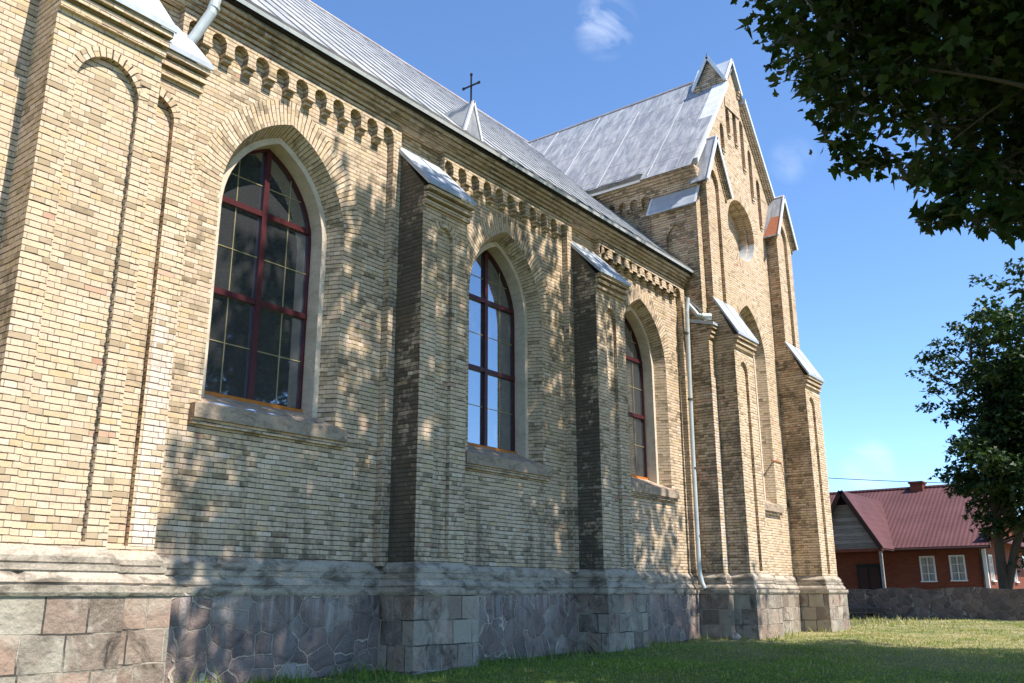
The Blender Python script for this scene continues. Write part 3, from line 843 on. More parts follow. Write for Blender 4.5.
# ---- west tower (only its south wall shows, at the left edge)
tw = MB()
tw.box(-3.5, 4.90, -.59, 8.0, .40, 17.0, M['brick_tower'], 'd'); tower = tw.build('tower_wall', church)
t2 = MB(); t2.box(-3.65, 4.86, -.75, 8.1, G0, 0.0, M['ashlar'], 'd'); t2.build('plinth', tower)
t3 = MB(); sweep(t3, [(-3.5, -.59, 0, -1), (4.6, -.59, 0, -1)], PROF, M['mould']); t3.build('plinth_moulding', tower)
t4 = MB()
t4.hexa([(-3.7, -.8, 17), (5.1, -.8, 17), (5.1, 8.2, 17), (-3.7, 8.2, 17)], [(.6, 3.6, 26), (.8, 3.6, 26), (.8, 3.8, 26), (.6, 3.8, 26)], M['roof']); t4.build('spire', tower)

# ---- transept
XC = 23.65; TY = -.45; PY = -.80
GS = 1.42; GA = 15.58
tr_ = MB()
PT = lambda x, z: (x, TY, z)
TW = dict(zb=2.36, zs=6.42, half=1.06, c=.58)
ro = ring_outer(XC, TW['zs'], TW['half'], TW['c'], RW)
whole = [(XC - TW['half'], TW['zb']), (XC - TW['half'], TW['zs'])] + ro + [(XC + TW['half'], TW['zs']), (XC + TW['half'], TW['zb'])]
rose_o = circle(XC, 10.25, 1.22); rose_i = circle(XC, 10.25, .92)
gab = lambda x: GA - GS*abs(x - XC)
nich = []
for k, (zt, zb) in {-3: (12.55, 11.6), -2: (13.38, 12.5), -1: (14.12, 13.2), 0: (14.85, 13.1), 1: (14.12, 12.45), 2: (13.32, 11.65), 3: (12.5, 10.9)}.items():
    nich.append((XC + .10 + k*.50, zb, zt))
nl = [arch_hole(cx, zb, zt - .20, .135, .09, 5) for cx, zb, zt in nich]
outer = [(21.6, .40), (25.7, .40), (25.7, 11.2), (26.6, gab(26.6)), (XC, GA), (20.7, gab(20.7)), (21.6, 11.2)]
holed(tr_, outer, [whole, rose_o] + nl, PT, M['brick_tower'])
ring(tr_, XC, TW['zs'], TW['half'], TW['c'], RW, PT, M['brick_tower'])
h0 = arch_hole(XC, TW['zb'], TW['zs'], TW['half'], TW['c']); h1 = arch_hole(XC, TW['zb'], TW['zs'], TW['half'] - .13, TW['c'])
for i in range(len(h0) - 1):
    a, b, c, d = h0[i], h0[i+1], h1[i+1], h1[i]
    l0 = sum(math.dist(h0[k], h0[k+1]) for k in range(i)); l1 = l0 + math.dist(a, b)
    tr_.face([(a[0], TY, a[1]), (b[0], TY, b[1]), (c[0], TY + .28, c[1]), (d[0], TY + .28, d[1])], M['brick'], [(0, l0), (0, l1), (.34, l1), (.34, l0)])
# rose: voussoir ring, then two stepped reveals and the blind back
n = len(rose_o)
for i in range(n):
    a, b, c, d = rose_o[i], rose_o[(i+1) % n], rose_i[(i+1) % n], rose_i[i]
    l = 2*PI*.92/n
    tr_.face([PT(*a), PT(*b), PT(*c), PT(*d)], M['brick_tower'], [(.3, l*i), (.3, l*i + l), (0, l*i + l), (0, l*i)])
P1 = lambda x, z: (x, TY + .20, z); P2 = lambda x, z: (x, TY + .44, z)
rose_j = circle(XC, 10.25, .86)
low = lambda i: M['cap'] if 27 <= i <= 38 else M['brick_tower']
reveal(tr_, rose_i, PT, P1, None, mf=low)
holed(tr_, rose_i, [rose_j], P1, M['brick_tower'])
reveal(tr_, rose_j, P1, P2, None, mf=low)
holed(tr_, rose_j, [], P2, M['brick_tower'])
for (cx, zb, zt), h in zip(nich, nl):
    Q = lambda x, z: (x, TY + .16, z)
    reveal(tr_, h, PT, Q, M['brick']); holed(tr_, h, [], Q, M['brick_tower'])
    tr_.box(cx - .10, cx + .10, TY - .045, TY + .12, zb - .06, zb + .003, M['brick'], 'b')
    tr_.box(cx - .07, cx + .07, TY - .022, TY + .03, zb - .13, zb - .062, M['brick'], 'b')
# side walls
tr_.face([(20.634, 8, .40), (20.634, -.60, .40), (20.634, -.60, 11.0), (20.634, 8, 11.0)], M['brick_mixed'])
tr_.face([(26.70, -.60, .40), (26.70, 15, .40), (26.70, 15, 11.0), (26.70, -.60, 11.0)], M['brick'])
tr_.face([(26.70, 15, .40), (20.62, 15, .40), (20.62, 15, 11.0), (26.70, 15, 11.0)], M['brick'])
transept = tr_.build('transept_wall', church)
p = MB(); p.box(21.5, 25.7, TY - .17, 3, G0, 0, M['ashlar'], 'bd'); p.box(26.3, 26.87, -.5, 15, G0, 0, M['field'], 'bd'); p.build('plinth', transept)
k = MB(); sweep(k, [(21.5, TY, 0, -1), (25.7, TY, 0, -1)], PROF, M['mould']); sweep(k, [(26.7, -.6, 1, 0), (26.7, 15, 1, 0)], PROF, M['mould']); k.build('plinth_moulding', transept)
window(XC, TY, TW['zb'], TW['zs'], TW['half'], TW['c'], 't', sill_w=1.2)

# corner piers with their own little gables
def pier(x0, x1, ncx, side):
    xc = (x0 + x1)/2; zt = 12.02; ze = 10.86; hw = (x1 - x0)/2
    b = MB(); P = lambda x, z: (x, PY, z); Q = lambda x, z: (x, PY + .09, z)
    h = arch_hole(ncx, 7.05, 10.66, .29, .22, 8)
    outer = [(x0, 6.2), (x1, 6.2), (x1, ze), (xc, zt), (x0, ze)]
    holed(b, outer, [h], P, M['brick_tower']); reveal(b, h, P, Q, M['brick']); holed(b, h, [], Q, M['brick_tower'])
    b.face([(x0, .3, 6.2), (x0, PY, 6.2), (x0, PY, ze), (x0, .3, ze)], M['brick_mixed'] if side < 0 else M['brick_mixed'])
    b.face([(x1, PY, 6.2), (x1, .3, 6.2), (x1, .3, ze), (x1, PY, ze)], M['brick_tower'])
    sl = (zt - ze)/hw
    for sg in (-1, 1):                      # raking corbel courses
        for q, (w, d) in enumerate(((.0, .10), (.085, .065), (.17, .03))):
            A = (xc, zt + .03 - w*1.6); B = (xc + sg*(hw + .12 - .02*q), zt + .03 - w*1.6 - sl*(hw + .12 - .02*q))
            loop = [(A[0], A[1]), (B[0], B[1]), (B[0], B[1] - .085), (A[0], A[1] - .085)]
            b.hexa([(x, PY - d, z) for x, z in loop], [(x, PY + .02, z) for x, z in loop], M['brick_tower'])
    o = b.build('corner_pier', transept)
    r = MB(); top = zt + .10; back = -.40
    for sg in (-1, 1):
        e = hw + .20
        q = [(xc, PY - .14, top), (xc + sg*e, PY - .14, top - sl*e), (xc + sg*e, back if side*sg > 0 else -.42, top - sl*e), (xc, back, top)]
        if sg < 0: q = q[::-1]
        r.hexa([(x, y, z - .03) for x, y, z in q], q, M['troof'])
        A, B = (xc, PY - .15, top - .035), (xc + sg*e, PY - .15, top - sl*e - .035)
        r.bar(A, B, .03, .11, M['verge'], (0, 0, 1))
        if side > 0 and sg < 0:             # the rusted half of the west slope
            a_, b_ = .52*e, .985*e
            q = [(xc - a_, PY - .12, top - sl*a_ + .006), (xc - a_, PY + .18, top - sl*a_ + .006), (xc - b_, PY + .34, top - sl*b_ + .006), (xc - b_, PY - .12, top - sl*b_ + .006)]
            r.face(q, M['rust'])
    r.tube([(xc, PY - .15, top), (xc, back, top)], .03, M['verge'], 6)
    r.build('roof', o)
pier(20.62, 21.78, 21.12, -1)
pier(25.52, 26.70, 26.08, 1)

# west side: frieze, cornice and the broad capped pier at the corner
wz = 10.60
PFw = lambda u, z, d: (20.50 - d, u, z)
PIw = lambda u, z: (20.63, u, z)
corbel_table(.85, 6.0, .98, .36, 13, PFw, PIw, 10.74, wz, transept)
cw = MB()
for k in range(4):
    cw.box(20.46 - .05*k, 20.9, -.62, 7.5, 10.74 + .0705*k, 10.74 + .0705*k + .07, M['brick_cornice'], 'b')
    cw.box(26.4, 26.84 + .05*k, -.62, 15, 10.74 + .0705*k, 10.74 + .0705*k + .07, M['brick_cornice'], 'b')
cw.build('cornice', transept)
wp = MB(); XW = 20.36
h = arch_hole(.02, 6.6, 9.02, .30, .20, 8)
holed(wp, [(-.60, 5.9), (.74, 5.9), (.74, 9.93), (-.60, 9.93)], [h], lambda u, z: (XW, u, z), M['brick_mixed'])
reveal(wp, h, lambda u, z: (XW, u, z), lambda u, z: (XW + .06, u, z), M['brick_mixed']); holed(wp, h, [], lambda u, z: (XW + .06, u, z), M['brick_mixed'])
wp.face([(XW, -.60, 5.9), (20.64, -.60, 5.9), (20.64, -.60, 10.66), (XW, -.60, 9.93)], M['brick_tower'])
wp.face([(20.64, .74, 5.9), (XW, .74, 5.9), (XW, .74, 9.93), (20.64, .74, 10.66)], M['brick_mixed'])
wp.box(20.50, 20.70, -.595, .86, 10.5, 10.745, M['brick_mixed'], 'b')
wpo = wp.build('corner_pier', transept)
wc = MB()
q = [(XW - .13, -.63, 9.90), (20.66, -.63, 10.68), (20.66, .80, 10.68), (XW - .13, .80, 9.90)]
wc.hexa([(x, y, z - .03) for x, y, z in q], q, M['cap'])
for y_ in (-.63, .78): wc.bar((XW - .13, y_ + .01, 9.90), (20.66, y_ + .01, 10.68), .02, .07, M['verge'], (0, 1, 0))
wc.build('cap', wpo)

# roof
tf = MB(); TE = 10.98; slp = (15.6 - TE)/(XC - 20.22)
zt_ = lambda x: 15.6 - slp*abs(x - XC)
tf.face([(20.22, 7.25, TE), (20.22, -.58, TE), (XC, -.58, 15.6), (XC, 7.25, 15.6)], M['troof'])
tf.face([(27.08, -.58, TE), (27.08, 15.2, TE), (XC, 15.2, 15.6), (XC, -.58, 15.6)], M['troof'])
tf.face([(20.22, 7.25, TE), (XC, 7.25, 15.6), (XC, 15.2, 15.6), (20.22, 15.2, TE)], M['troof'])
y = -.1; k = 0
while y < 7.2:
    x0 = 20.28 + random.choice((0, 0, .6, 1.2)) if k % 2 else 20.28
    x1 = XC - (.03 if k % 3 else random.uniform(.3, 1.2))
    tf.bar((x0, y, zt_(x0) + .014), (x1, y, zt_(x1) + .014), .018, .024, M['seam'] if k % 2 else M['troof'], (-.8, 0, .6))
    y += .86; k += 1
for fx in (.13, .25, .55, .80):
    x = 20.22 + (XC - 20.22)*fx
    tf.bar((x, -.5, zt_(x) + .002), (x, 7.2, zt_(x) + .002), .018, .008, M['joint'], (-.8, 0, .6))
tf.tube([(XC, -.5, 15.62), (XC, 7.3, 15.62)], .035, M['ridge'], 8)
troof = tf.build('transept_roof', church)
tg = MB(); prev = None
for i in range(31):
    y = .95 + 5.6*i/30; w1 = .03*math.sin(i*1.3) + random.uniform(-.015, .015)
    row = [(20.23, y, TE - .05), (20.19, y, TE + .0), (20.26, y, TE + .07), (20.34 + w1, y, TE + .24 + w1), (20.44 + w1, y, TE + .25 + w1), (20.46, y, zt_(20.46) + .01)]
    if prev:
        for j in range(5): tg.face([prev[j], row[j], row[j+1], prev[j+1]], M['verge'] if j == 0 else M['gutter'])
    prev = row
tg.build('gutter', troof)
# raking verge of the big gable with corbelled courses below
vg = MB()
for sg in (-1, 1):
    for (q0, q1) in (((.62), 3.12),):
        A = (XC + sg*q0, GA + .05 - GS*q0 + .10); B = (XC + sg*q1, GA + .05 - GS*q1 + .10)
        loop = [A, B, (B[0], B[1] - .17), (A[0], A[1] - .17)]
        vg.hexa([(x, TY - .20, z) for x, z in loop], [(x, TY + .30, z) for x, z in loop], M['verge'])
        for q, d in enumerate((.15, .10, .05)):
            o = .17 + .105*q
            loop = [(A[0], A[1] - o - .002), (B[0], B[1] - o - .002), (B[0], B[1] - o - .10), (A[0], A[1] - o - .10)]
            vg.hexa([(x, TY - d, z) for x, z in loop], [(x, TY + .03, z) for x, z in loop], M['brick_tower'])
vg.build('verge', troof)
# square pinnacle with four small gables on the apex
pn = MB(); px0, px1, py0, py1 = XC - .56, XC + .46, -.48, .40; pzb, pze, pza = 14.1, 15.02, 15.84
pcx, pcy = (px0 + px1)/2, (py0 + py1)/2
pn.face([(px0, py0, pzb), (px1, py0, pzb), (px1, py0, pze), (pcx, py0, pza - .05), (px0, py0, pze)], M['brick_tower'])
pn.face([(px1, py1, pzb), (px0, py1, pzb), (px0, py1, pze), (pcx, py1, pza - .05), (px1, py1, pze)], M['brick'])
pn.face([(px0, py1, pzb), (px0, py0, pzb), (px0, py0, pze), (px0, pcy, pza - .05), (px0, py1, pze)], M['brick_mixed'])
pn.face([(px1, py0, pzb), (px1, py1, pzb), (px1, py1, pze), (px1, pcy, pza - .05), (px1, py0, pze)], M['brick'])
for k in range(3):
    d = .10 - .03*k; z = pze - .02 - .08*k
    for (sx, cxx) in ((-1, px0), (1, px1)):
        for (sy, cyy) in ((-1, py0), (1, py1)):
            pn.box(min(cxx, cxx + sx*d) - .12*(sx > 0), max(cxx, cxx + sx*d) + .12*(sx < 0), min(cyy, cyy + sy*d) - .12*(sy > 0), max(cyy, cyy + sy*d) + .12*(sy < 0), z - .07, z, M['brick_tower'])
pin = pn.build('pinnacle', transept)
pr = MB(); e = .10; rise = pza - pze
hx, hy = (px1 - px0)/2 + e, (py1 - py0)/2 + e; A = pza + .06
zx = A - rise*hx/((px1 - px0)/2); zy = A - rise*hy/((py1 - py0)/2); ze_ = pze - .10
# cross-gabled roof: two ridges, four valleys
C = (pcx, pcy, A)
for sx in (-1, 1):
    for sy in (-1, 1):
        corner = (pcx + sx*hx, pcy + sy*hy, ze_)
        fx_ = (pcx, pcy + sy*hy, A); fy_ = (pcx + sx*hx, pcy, A)
        pr.face([C, fx_, corner], M['cap']); pr.face([C, corner, fy_], M['cap'])
for sy in (-1, 1):
    for sx in (-1, 1):
        pr.bar((pcx, pcy + sy*(hy + .01), A - .02), (pcx + sx*hx, pcy + sy*(hy + .01), ze_ - .02), .03, .10, M['verge'], (0, 0, 1))
        pr.bar((pcx + sx*(hx + .01), pcy, A - .02), (pcx + sx*(hx + .01), pcy + sy*hy, ze_ - .02), .03, .10, M['verge'], (0, 0, 1))
pr.tube([(px0 - e, pcy, A), (px0 - e, pcy, A + .10)], [.015, .008], M['iron'], 6)
pr.build('roof', pin)

# ---- downpipes
dp = MB()
dp.tube([(20.16, -.30, 7.28), (20.08, -.29, 6.9), (20.05, -.27, 5.2), (20.02, -.26, 3.4), (20.0, -.26, .62), (20.0, -.27, .45), (20.01, -.31, .24), (20.03, -.36, .12)], .052, M['pipe'], 14)
dp.tube([(20.03, -.36, .12), (20.034, -.37, .105)], .046, M['dark'], 12)
for z in (6.3, 4.6, 2.9, 1.3): dp.tube([(20.03, -.265, z), (20.03, -.265, z + .05)], .062, M['gutter'], 12)
dps = dp.build('downpipe', church, smooth=True)
d2 = MB()
d2.tube([(20.17, -.24, 7.20), (20.20, -.40, 6.98), (20.22, -.52, 6.80), (20.27, -.63, 6.76), (20.40, -.76, 6.76)], .058, M['pipe'], 14)
d2.tube([(20.26, -.60, 6.76), (20.42, -.78, 6.755)], .085, M['pipe'], 14, False)
d2.tube([(20.405, -.765, 6.757), (20.410, -.770, 6.757)], .074, M['dark'], 14)
d2.bar((20.16, -.20, 7.34), (20.24, -.62, 6.90), .05, .03, M['verge'])
d2.build('spout', dps, smooth=True)
d3 = MB()
d3.tube([(5.99, -.40, 8.0), (5.97, -.40, 7.78), (5.93, -.385, 7.58), (5.80, -.27, 7.20), (5.70, -.20, 6.98), (5.62, -.18, 6.80)], .072, M['pipe'], 16)
d3.tube([(5.965, -.40, 7.70), (5.955, -.395, 7.66)], .08, M['pipe'], 16)
d3.build('downpipe', church, smooth=True)
# a loose wire on the transept wall beside the window
ww = MB()
ww.box(24.55, 25.25, TY - .02, TY + .01, 3.60, 3.64, M['rust'])
ww.tube([(25.2, TY - .02, 3.6), (25.28, TY - .05, 3.2), (25.36, TY - .04, 2.8), (25.45, TY - .05, 2.42), (25.25, TY - .05, 2.25)], .008, M['cable'], 6)
ww.box(25.42, 25.48, TY - .06, TY, 2.36, 2.50, M['iron'])
ww.build('wall_wire', church)

# ------------------------------------------------------------------ stone fence wall
fe = MB()
n = 70; FX0, FX1 = 37.8, 38.35
ys = [-16 + 26*i/n for i in range(n + 1)]
top = [.17 + .035*math.sin(i*.9) + random.uniform(-.03, .03) for i in range(n + 1)]
for i in range(n):
    a, b = ys[i], ys[i+1]; s = random.uniform(-.02, .02)
    fe.face([(FX0, b, -1.6), (FX0, a, -1.6), (FX0, a, top[i]), (FX0, b, top[i+1])], M['fence'])
    fe.face([(FX1, a, -1.6), (FX1, b, -1.6), (FX1, b, top[i+1]), (FX1, a, top[i])], M['fence'])
    fe.face([(FX0, a, top[i]), (FX1, a, top[i]), (FX1, b, top[i+1]), (FX0, b, top[i+1])], M['fence'])
for y_ in (-16, 10): fe.face([(FX0, y_, -1.6), (FX1, y_, -1.6), (FX1, y_, .17), (FX0, y_, .17)], M['fence'])
fence = fe.build('stone_wall')
tag(fence, 'low dark field stone boundary wall in front of the red house', 'wall')

# boards lying along its foot
bt = root('timber_stack', 'low stack of weathered dark boards along the foot of the stone wall', 'timber', (37.3, 2.3, -.97))
for k, (y0, y1, x, z, h) in enumerate(((.6, 4.2, 37.15, -.74, .05), (.7, 4.4, 37.42, -.72, .05), (.3, 3.9, 37.3, -.60, .06))):
    m = MB(); m.box(x - .14, x + .14, y0, y1, z, z + h, M['plank']); m.build('board', bt)
for y_ in (1.1, 3.6):
    m = MB(); m.box(37.08, 37.55, y_ - .08, y_ + .08, -1.1, -.74, M['darkwood']); m.build('trestle', bt)

# ------------------------------------------------------------------ red house
HX, HY0, HY1, HD = 46.0, -1.62, 11.5, 10.0
house = root('brick_house', 'red house with maroon tile roof and boarded porch gable beyond the stone wall', 'house', (HX, 3.0, -1.0))
EH = 2.36; RH = 5.32; RXH = HX + HD/2
hw_ = MB()
wins = [(.83, .30, .55, 1.62), (-.45, .30, .57, 1.63)]
def rect(c, h, z0, z1): return [(c - h, z0), (c + h, z0), (c + h, z1), (c - h, z1)]
holed(hw_, [(HY0, -1.3), (HY1, -1.3), (HY1, EH), (HY0, EH)], [rect(c, h, a, b) for c, h, a, b in wins], lambda u, z: (HX, u, z), M['redbrick'])
ew = [(45.0 + .9 + 1.2, .38, .55, 1.65), (45.0 + 4.4, .38, .55, 1.65), (45.0 + 8.0, .38, .55, 1.65)]
holed(hw_, [(HX, -1.3), (HX + HD, -1.3), (HX + HD, EH), (RXH, RH - .12), (HX, EH)], [rect(c, h, a, b) for c, h, a, b in ew], lambda u, z: (u, HY0, z), M['redbrick'])
hw_.face([(HX + HD, HY0, -1.3), (HX + HD, HY1, -1.3), (HX + HD, HY1, EH), (HX + HD, HY0, EH)], M['redbrick'])
hw_.face([(HX + HD, HY1, -1.3), (HX, HY1, -1.3), (HX, HY1, EH), (RXH, HY1, RH - .12), (HX + HD, HY1, EH)], M['redbrick'])
hw_.box(HX - .05, HX + .10, HY0 - .05, HY0 + .10, -1.3, EH, M['white'])
hwall = hw_.build('wall', house)
hr = MB(); oh = .55; sh = (RH - EH)/(HD/2)
for sg in (-1, 1):
    xe = RXH + sg*(HD/2 + oh)
    q = [(xe, HY0 - .35, EH - sh*oh), (xe, HY1 + .3, EH - sh*oh), (RXH, HY1 + .3, RH), (RXH, HY0 - .35, RH)]
    if sg > 0: q = q[::-1]
    L = math.hypot(HD/2 + oh, RH - EH + sh*oh)
    i = len(hr.v)
    uvq = [(p_[1], 0 if abs(p_[0] - xe) < .01 else L) for p_ in q]
    hr.face(q, M['tile'], uvq)
    hr.face([(p_[0], p_[1], p_[2] - .10) for p_ in q], M['darkwood'])
    hr.bar((xe, HY0 - .35, EH - sh*oh - .05), (xe, HY1 + .3, EH - sh*oh - .05), .04, .14, M['darkwood'])
    hr.bar((xe, HY0 - .36, EH - sh*oh - .05), (RXH, HY0 - .36, RH - .05), .04, .18, M['darkwood'])
hr.tube([(RXH, HY0 - .35, RH + .02), (RXH, HY1 + .3, RH + .02)], .09, M['tile'], 8)
hr.tube([(HX - oh - .05, HY0 - .3, EH - sh*oh - .08), (HX - oh - .05, HY1, EH - sh*oh - .08)], .06, M['darkwood'], 8)
hr.tube([(HX - oh - .05, HY0 + .1, EH - sh*oh - .1), (HX - .08, HY0 + .16, EH - .75), (HX - .08, HY0 + .16, -1.0)], .045, M['darkwood'], 8)
# pent roof across the gable end
q = [(HX - .3, HY0 - .9, EH - .15), (HX + HD + .3, HY0 - .9, EH - .15), (HX + HD + .3, HY0 + .02, EH + .35), (HX - .3, HY0 + .02, EH + .35)]
hr.hexa([(x, y, z - .06) for x, y, z in q], q, M['tile'])
hroof = hr.build('roof', house)
ch = MB(); ch.box(RXH - .35, RXH + .35, 1.70, 2.32, 4.5, 5.66, M['redbrick']); ch.box(RXH - .42, RXH + .42, 1.64, 2.38, 5.54, 5.63, M['redbrick']); ch.build('chimney', hroof)
def hwin(axis, c, h, z0, z1):
    f = MB()
    P = (lambda u, d, z: (HX + d, u, z)) if axis == 'x' else (lambda u, d, z: (u, HY0 + d, z))
    def bx(u0, u1, d0, d1, a, b, m):
        p, q = P(u0, d0, a), P(u1, d1, b)
        f.box(min(p[0], q[0]), max(p[0], q[0]), min(p[1], q[1]), max(p[1], q[1]), a, b, m)
    for u in (c - h, c + h): bx(u - .035, u + .035, -.03, .08, z0, z1, M['white'])
    bx(c - h - .03, c + h + .03, -.035, .075, z1 - .03, z1 + .045, M['white'])
    bx(c - .02, c + .02, -.015, .06, z0, z1 - .03, M['white'])
    for t in (.30, .66): bx(c - h + .035, c + h - .035, -.012, .055, z0 + (z1 - z0)*t - .015, z0 + (z1 - z0)*t + .015, M['white'])
    o = f.build('window', house)
    f = MB(); f.face([P(c - h, .05, z0), P(c + h, .05, z0), P(c + h, .05, z1), P(c - h, .05, z1)], M['curtain']); f.build('pane', o)
    f = MB(); bx(c - h + .03, c - h*.30, .046, .049, z0 + .02, z1 - .02, M['lace']); bx(c + h*.35, c + h - .03, .046, .049, z0 + .02, z1 - .02, M['lace']); f.build('curtain', o)
    f = MB(); bx(c - h - .06, c + h + .06, -.10, .07, z0 - .06, z0 + .002, M['white']); f.build('sill', o)
for w_ in wins: hwin('x', *w_)
for w_ in ew: hwin('y', *w_)
# porch: boarded gable on posts
PX, PYC, PH, PA_ = 43.5, 3.62, 1.55, 4.62
pe = 1.98
po = MB()
for sg in (-1, 1):
    e = PH + .02; sp = (PA_ - pe)/PH
    zz = PA_ - sp*e
    back = RXH - .4
    q = [(PX - .25, PYC, PA_ + .03), (PX - .25, PYC + sg*e, zz + .03), (back, PYC + sg*e, zz + .03), (back, PYC, PA_ + .03)]
    if sg < 0: q = q[::-1]
    L = math.hypot(e, PA_ - zz)
    po.face(q, M['tile'], [(p_[0], 0 if abs(p_[1] - PYC) > .1 else L) for p_ in q])
    po.face([(x, y, z - .07) for x, y, z in q], M['darkwood'])
    po.bar((PX - .26, PYC, PA_), (PX - .26, PYC + sg*e, zz), .05, .20, M['darkwood'], (0, 0, 1))
porch_roof = po.build('porch_roof', house)
pg = MB()
pg.face([(PX, PYC - PH, pe), (PX, PYC + PH, pe), (PX, PYC + .35, PA_ - .62), (PX, PYC - .35, PA_ - .62)], M['boards'])
pg.face([(PX, PYC - .35, PA_ - .62), (PX, PYC + .35, PA_ - .62), (PX, PYC, PA_)], M['dark'])
pg.box(PX - .02, PX + .12, PYC - PH, PYC + PH, pe - .14, pe, M['redbrick']); pg.build('porch_gable', house)
for yy in (PYC - PH + .12, PYC + PH - .12):
    q = MB(); q.box(PX, PX + .12, yy - .06, yy + .06, -1.2, pe - .142, M['pebble']); q.build('porch_post', house)
dr = MB(); dr.box(HX - .07, HX - .003, 2.95, 4.05, -1.0, 1.35, M['door']); dr.box(HX - .09, HX - .07, 3.03, 3.45, -.8, 1.2, M['darkwood']); dr.box(HX - .09, HX - .07, 3.55, 3.97, -.8, 1.2, M['darkwood']); dr.build('door', house)

# ------------------------------------------------------------------ overhead cable
oc = MB(); a, b = Vector((27.2, 3.2, 3.95)), Vector((58, -10.5, 5.6)); pts = []
for i in range(25):
    t = i/24; p_ = a.lerp(b, t); p_.z -= 4*.42*t*(1 - t); pts.append(p_)
oc.tube(pts, .014, M['cable'], 6)
c_ = oc.build('overhead_cable'); tag(c_, 'thin black overhead cable sagging between the church and the far trees', 'cable')

# ------------------------------------------------------------------ trees
LEAF2D = np.array([(0, 0), (.18, -.06), (.30, .02), (.26, .14), (.50, .16), (.40, .30), (.46, .40), (.26, .42), (.22, .50), (.16, .62), (.12, .78), (0, 1.0),
                   (-.12, .78), (-.16, .62), (-.22, .50), (-.26, .42), (-.46, .40), (-.40, .30), (-.50, .16), (-.26, .14), (-.30, .02), (-.18, -.06)])
def leaves(name, pos, nrm, size, mat, parent, org):
    n = len(pos); k = len(LEAF2D)
    nrm = nrm/np.linalg.norm(nrm, axis=1, keepdims=True)
    ref = RNG.normal(size=(n, 3)); tx = np.cross(nrm, ref); tx /= np.linalg.norm(tx, axis=1, keepdims=True); ty = np.cross(nrm, tx)
    L = LEAF2D[None]*size[:, None, None]
    fold = np.abs(LEAF2D[:, 0])[None]*size[:, None]*RNG.uniform(-.1, .5, (n, 1))
    droop = -(LEAF2D[:, 1]**2)[None]*size[:, None]*RNG.uniform(0, .35, (n, 1))
    V = pos[:, None] + tx[:, None]*L[..., :1] + ty[:, None]*L[..., 1:] + nrm[:, None]*(fold + droop)[..., None]
    V = V.reshape(-1, 3) - np.array(org)
    V[:, 2] += EZ
    me = bpy.data.meshes.new(name)
    me.vertices.add(len(V)); me.vertices.foreach_set('co', V.astype(np.float32).ravel())
    me.loops.add(n*k); me.loops.foreach_set('vertex_index', np.arange(n*k, dtype=np.int32))
    me.polygons.add(n); me.polygons.foreach_set('loop_start', np.arange(0, n*k, k, dtype=np.int32))
    me.polygons.foreach_set('loop_total', np.full(n, k, np.int32))
    me.materials.append(mat); me.update(calc_edges=True); me.validate()
    o = bpy.data.objects.new(name, me); COL.objects.link(o); o.parent = parent
    return o
def foliage(clumps, per, spread, size):
    """clumps: (n,4) centre and radius factor. leaves sit in flat layered sprays"""
    P, N, S = [], [], []
    for c in clumps:
        m = int(per*c[3]*RNG.uniform(.7, 1.3)); r = spread*c[3]
        d = RNG.normal(size=(m, 3)); d /= np.linalg.norm(d, axis=1, keepdims=True)
        d *= (RNG.uniform(0, 1, (m, 1))**.45)*r; d[:, 2] *= .45
        P.append(c[:3] + d); nn = RNG.normal(size=(m, 3))*.55; nn[:, 2] += .9; nn[:, :2] += d[:, :2]/r*.5
        N.append(nn); S.append(RNG.uniform(.5, 1.22, m)*size)
    return np.concatenate(P), np.concatenate(N), np.concatenate(S)
def limb(mb, p, q, r0_, r1_, bend=.12, n=6):
    p, q = Vector(p), Vector(q); L = (q - p).length
    off = Vector((random.uniform(-1, 1), random.uniform(-1, 1), random.uniform(0, 1)))*L*bend
    pts = [p.lerp(q, i/n) + off*math.sin(PI*i/n) for i in range(n + 1)]
    mb.tube(pts, [r0_ + (r1_ - r0_)*i/n for i in range(n + 1)], M['bark'], 8)
    return pts

def ellipsoid_clumps(c, rad, n, shell=2.3, seed=1, lump=.22):
    g = np.random.default_rng(seed)
    d = g.normal(size=(n, 3)); d /= np.linalg.norm(d, axis=1, keepdims=True)
    r = g.uniform(0, 1, (n, 1))**(1/shell)
    wob = 1 + lump*(np.sin(d[:, :1]*5 + d[:, 1:2]*3 + seed) + np.sin(d[:, 2:]*6 - d[:, :1]*4))*.5
    p = np.array(c) + d*r*np.array(rad)*wob
    return np.concatenate([p, g.uniform(.75, 1.3, (n, 1))], 1)

def in_view(p):
    v = Vector((p[0], p[1] + 10, p[2])); z = v.dot(fw)
    if z <= .5: return None
    return 512 + FPX*v.dot(rr)/z, 341.5 + FPX*v.dot(dd)/z
# the big maple whose boughs hang into the picture
T1 = (15.9, -11.2)
g1 = float(gz(*T1))
maple = root('maple_tree', 'large dark maple whose leafy boughs hang into the upper right corner', 'tree', (T1[0], T1[1], g1), 'maples')
tk = MB()
tk.tube([(T1[0], T1[1], g1 - .2), (T1[0] + .05, T1[1], g1 + .4), (T1[0] + .1, T1[1] + .1, 3.0), (T1[0], T1[1] + .2, 7.0), (T1[0] - .1, T1[1], 11.5), (T1[0], T1[1], 15)], [.62, .46, .40, .33, .2, .06], M['bark'], 14)
cl = np.concatenate([ellipsoid_clumps((13.2, -9.0, 12.2), (6.9, 4.9, 5.4), 600, 2.6, 3, .22),
                     ellipsoid_clumps((16.9, -9.4, 9.2), (4.3, 4.0, 4.5), 380, 2.6, 4, .2),
                     ellipsoid_clumps((16.5, -14.0, 10.3), (5.2, 4.6, 5.4), 430, 2.6, 6, .2)])
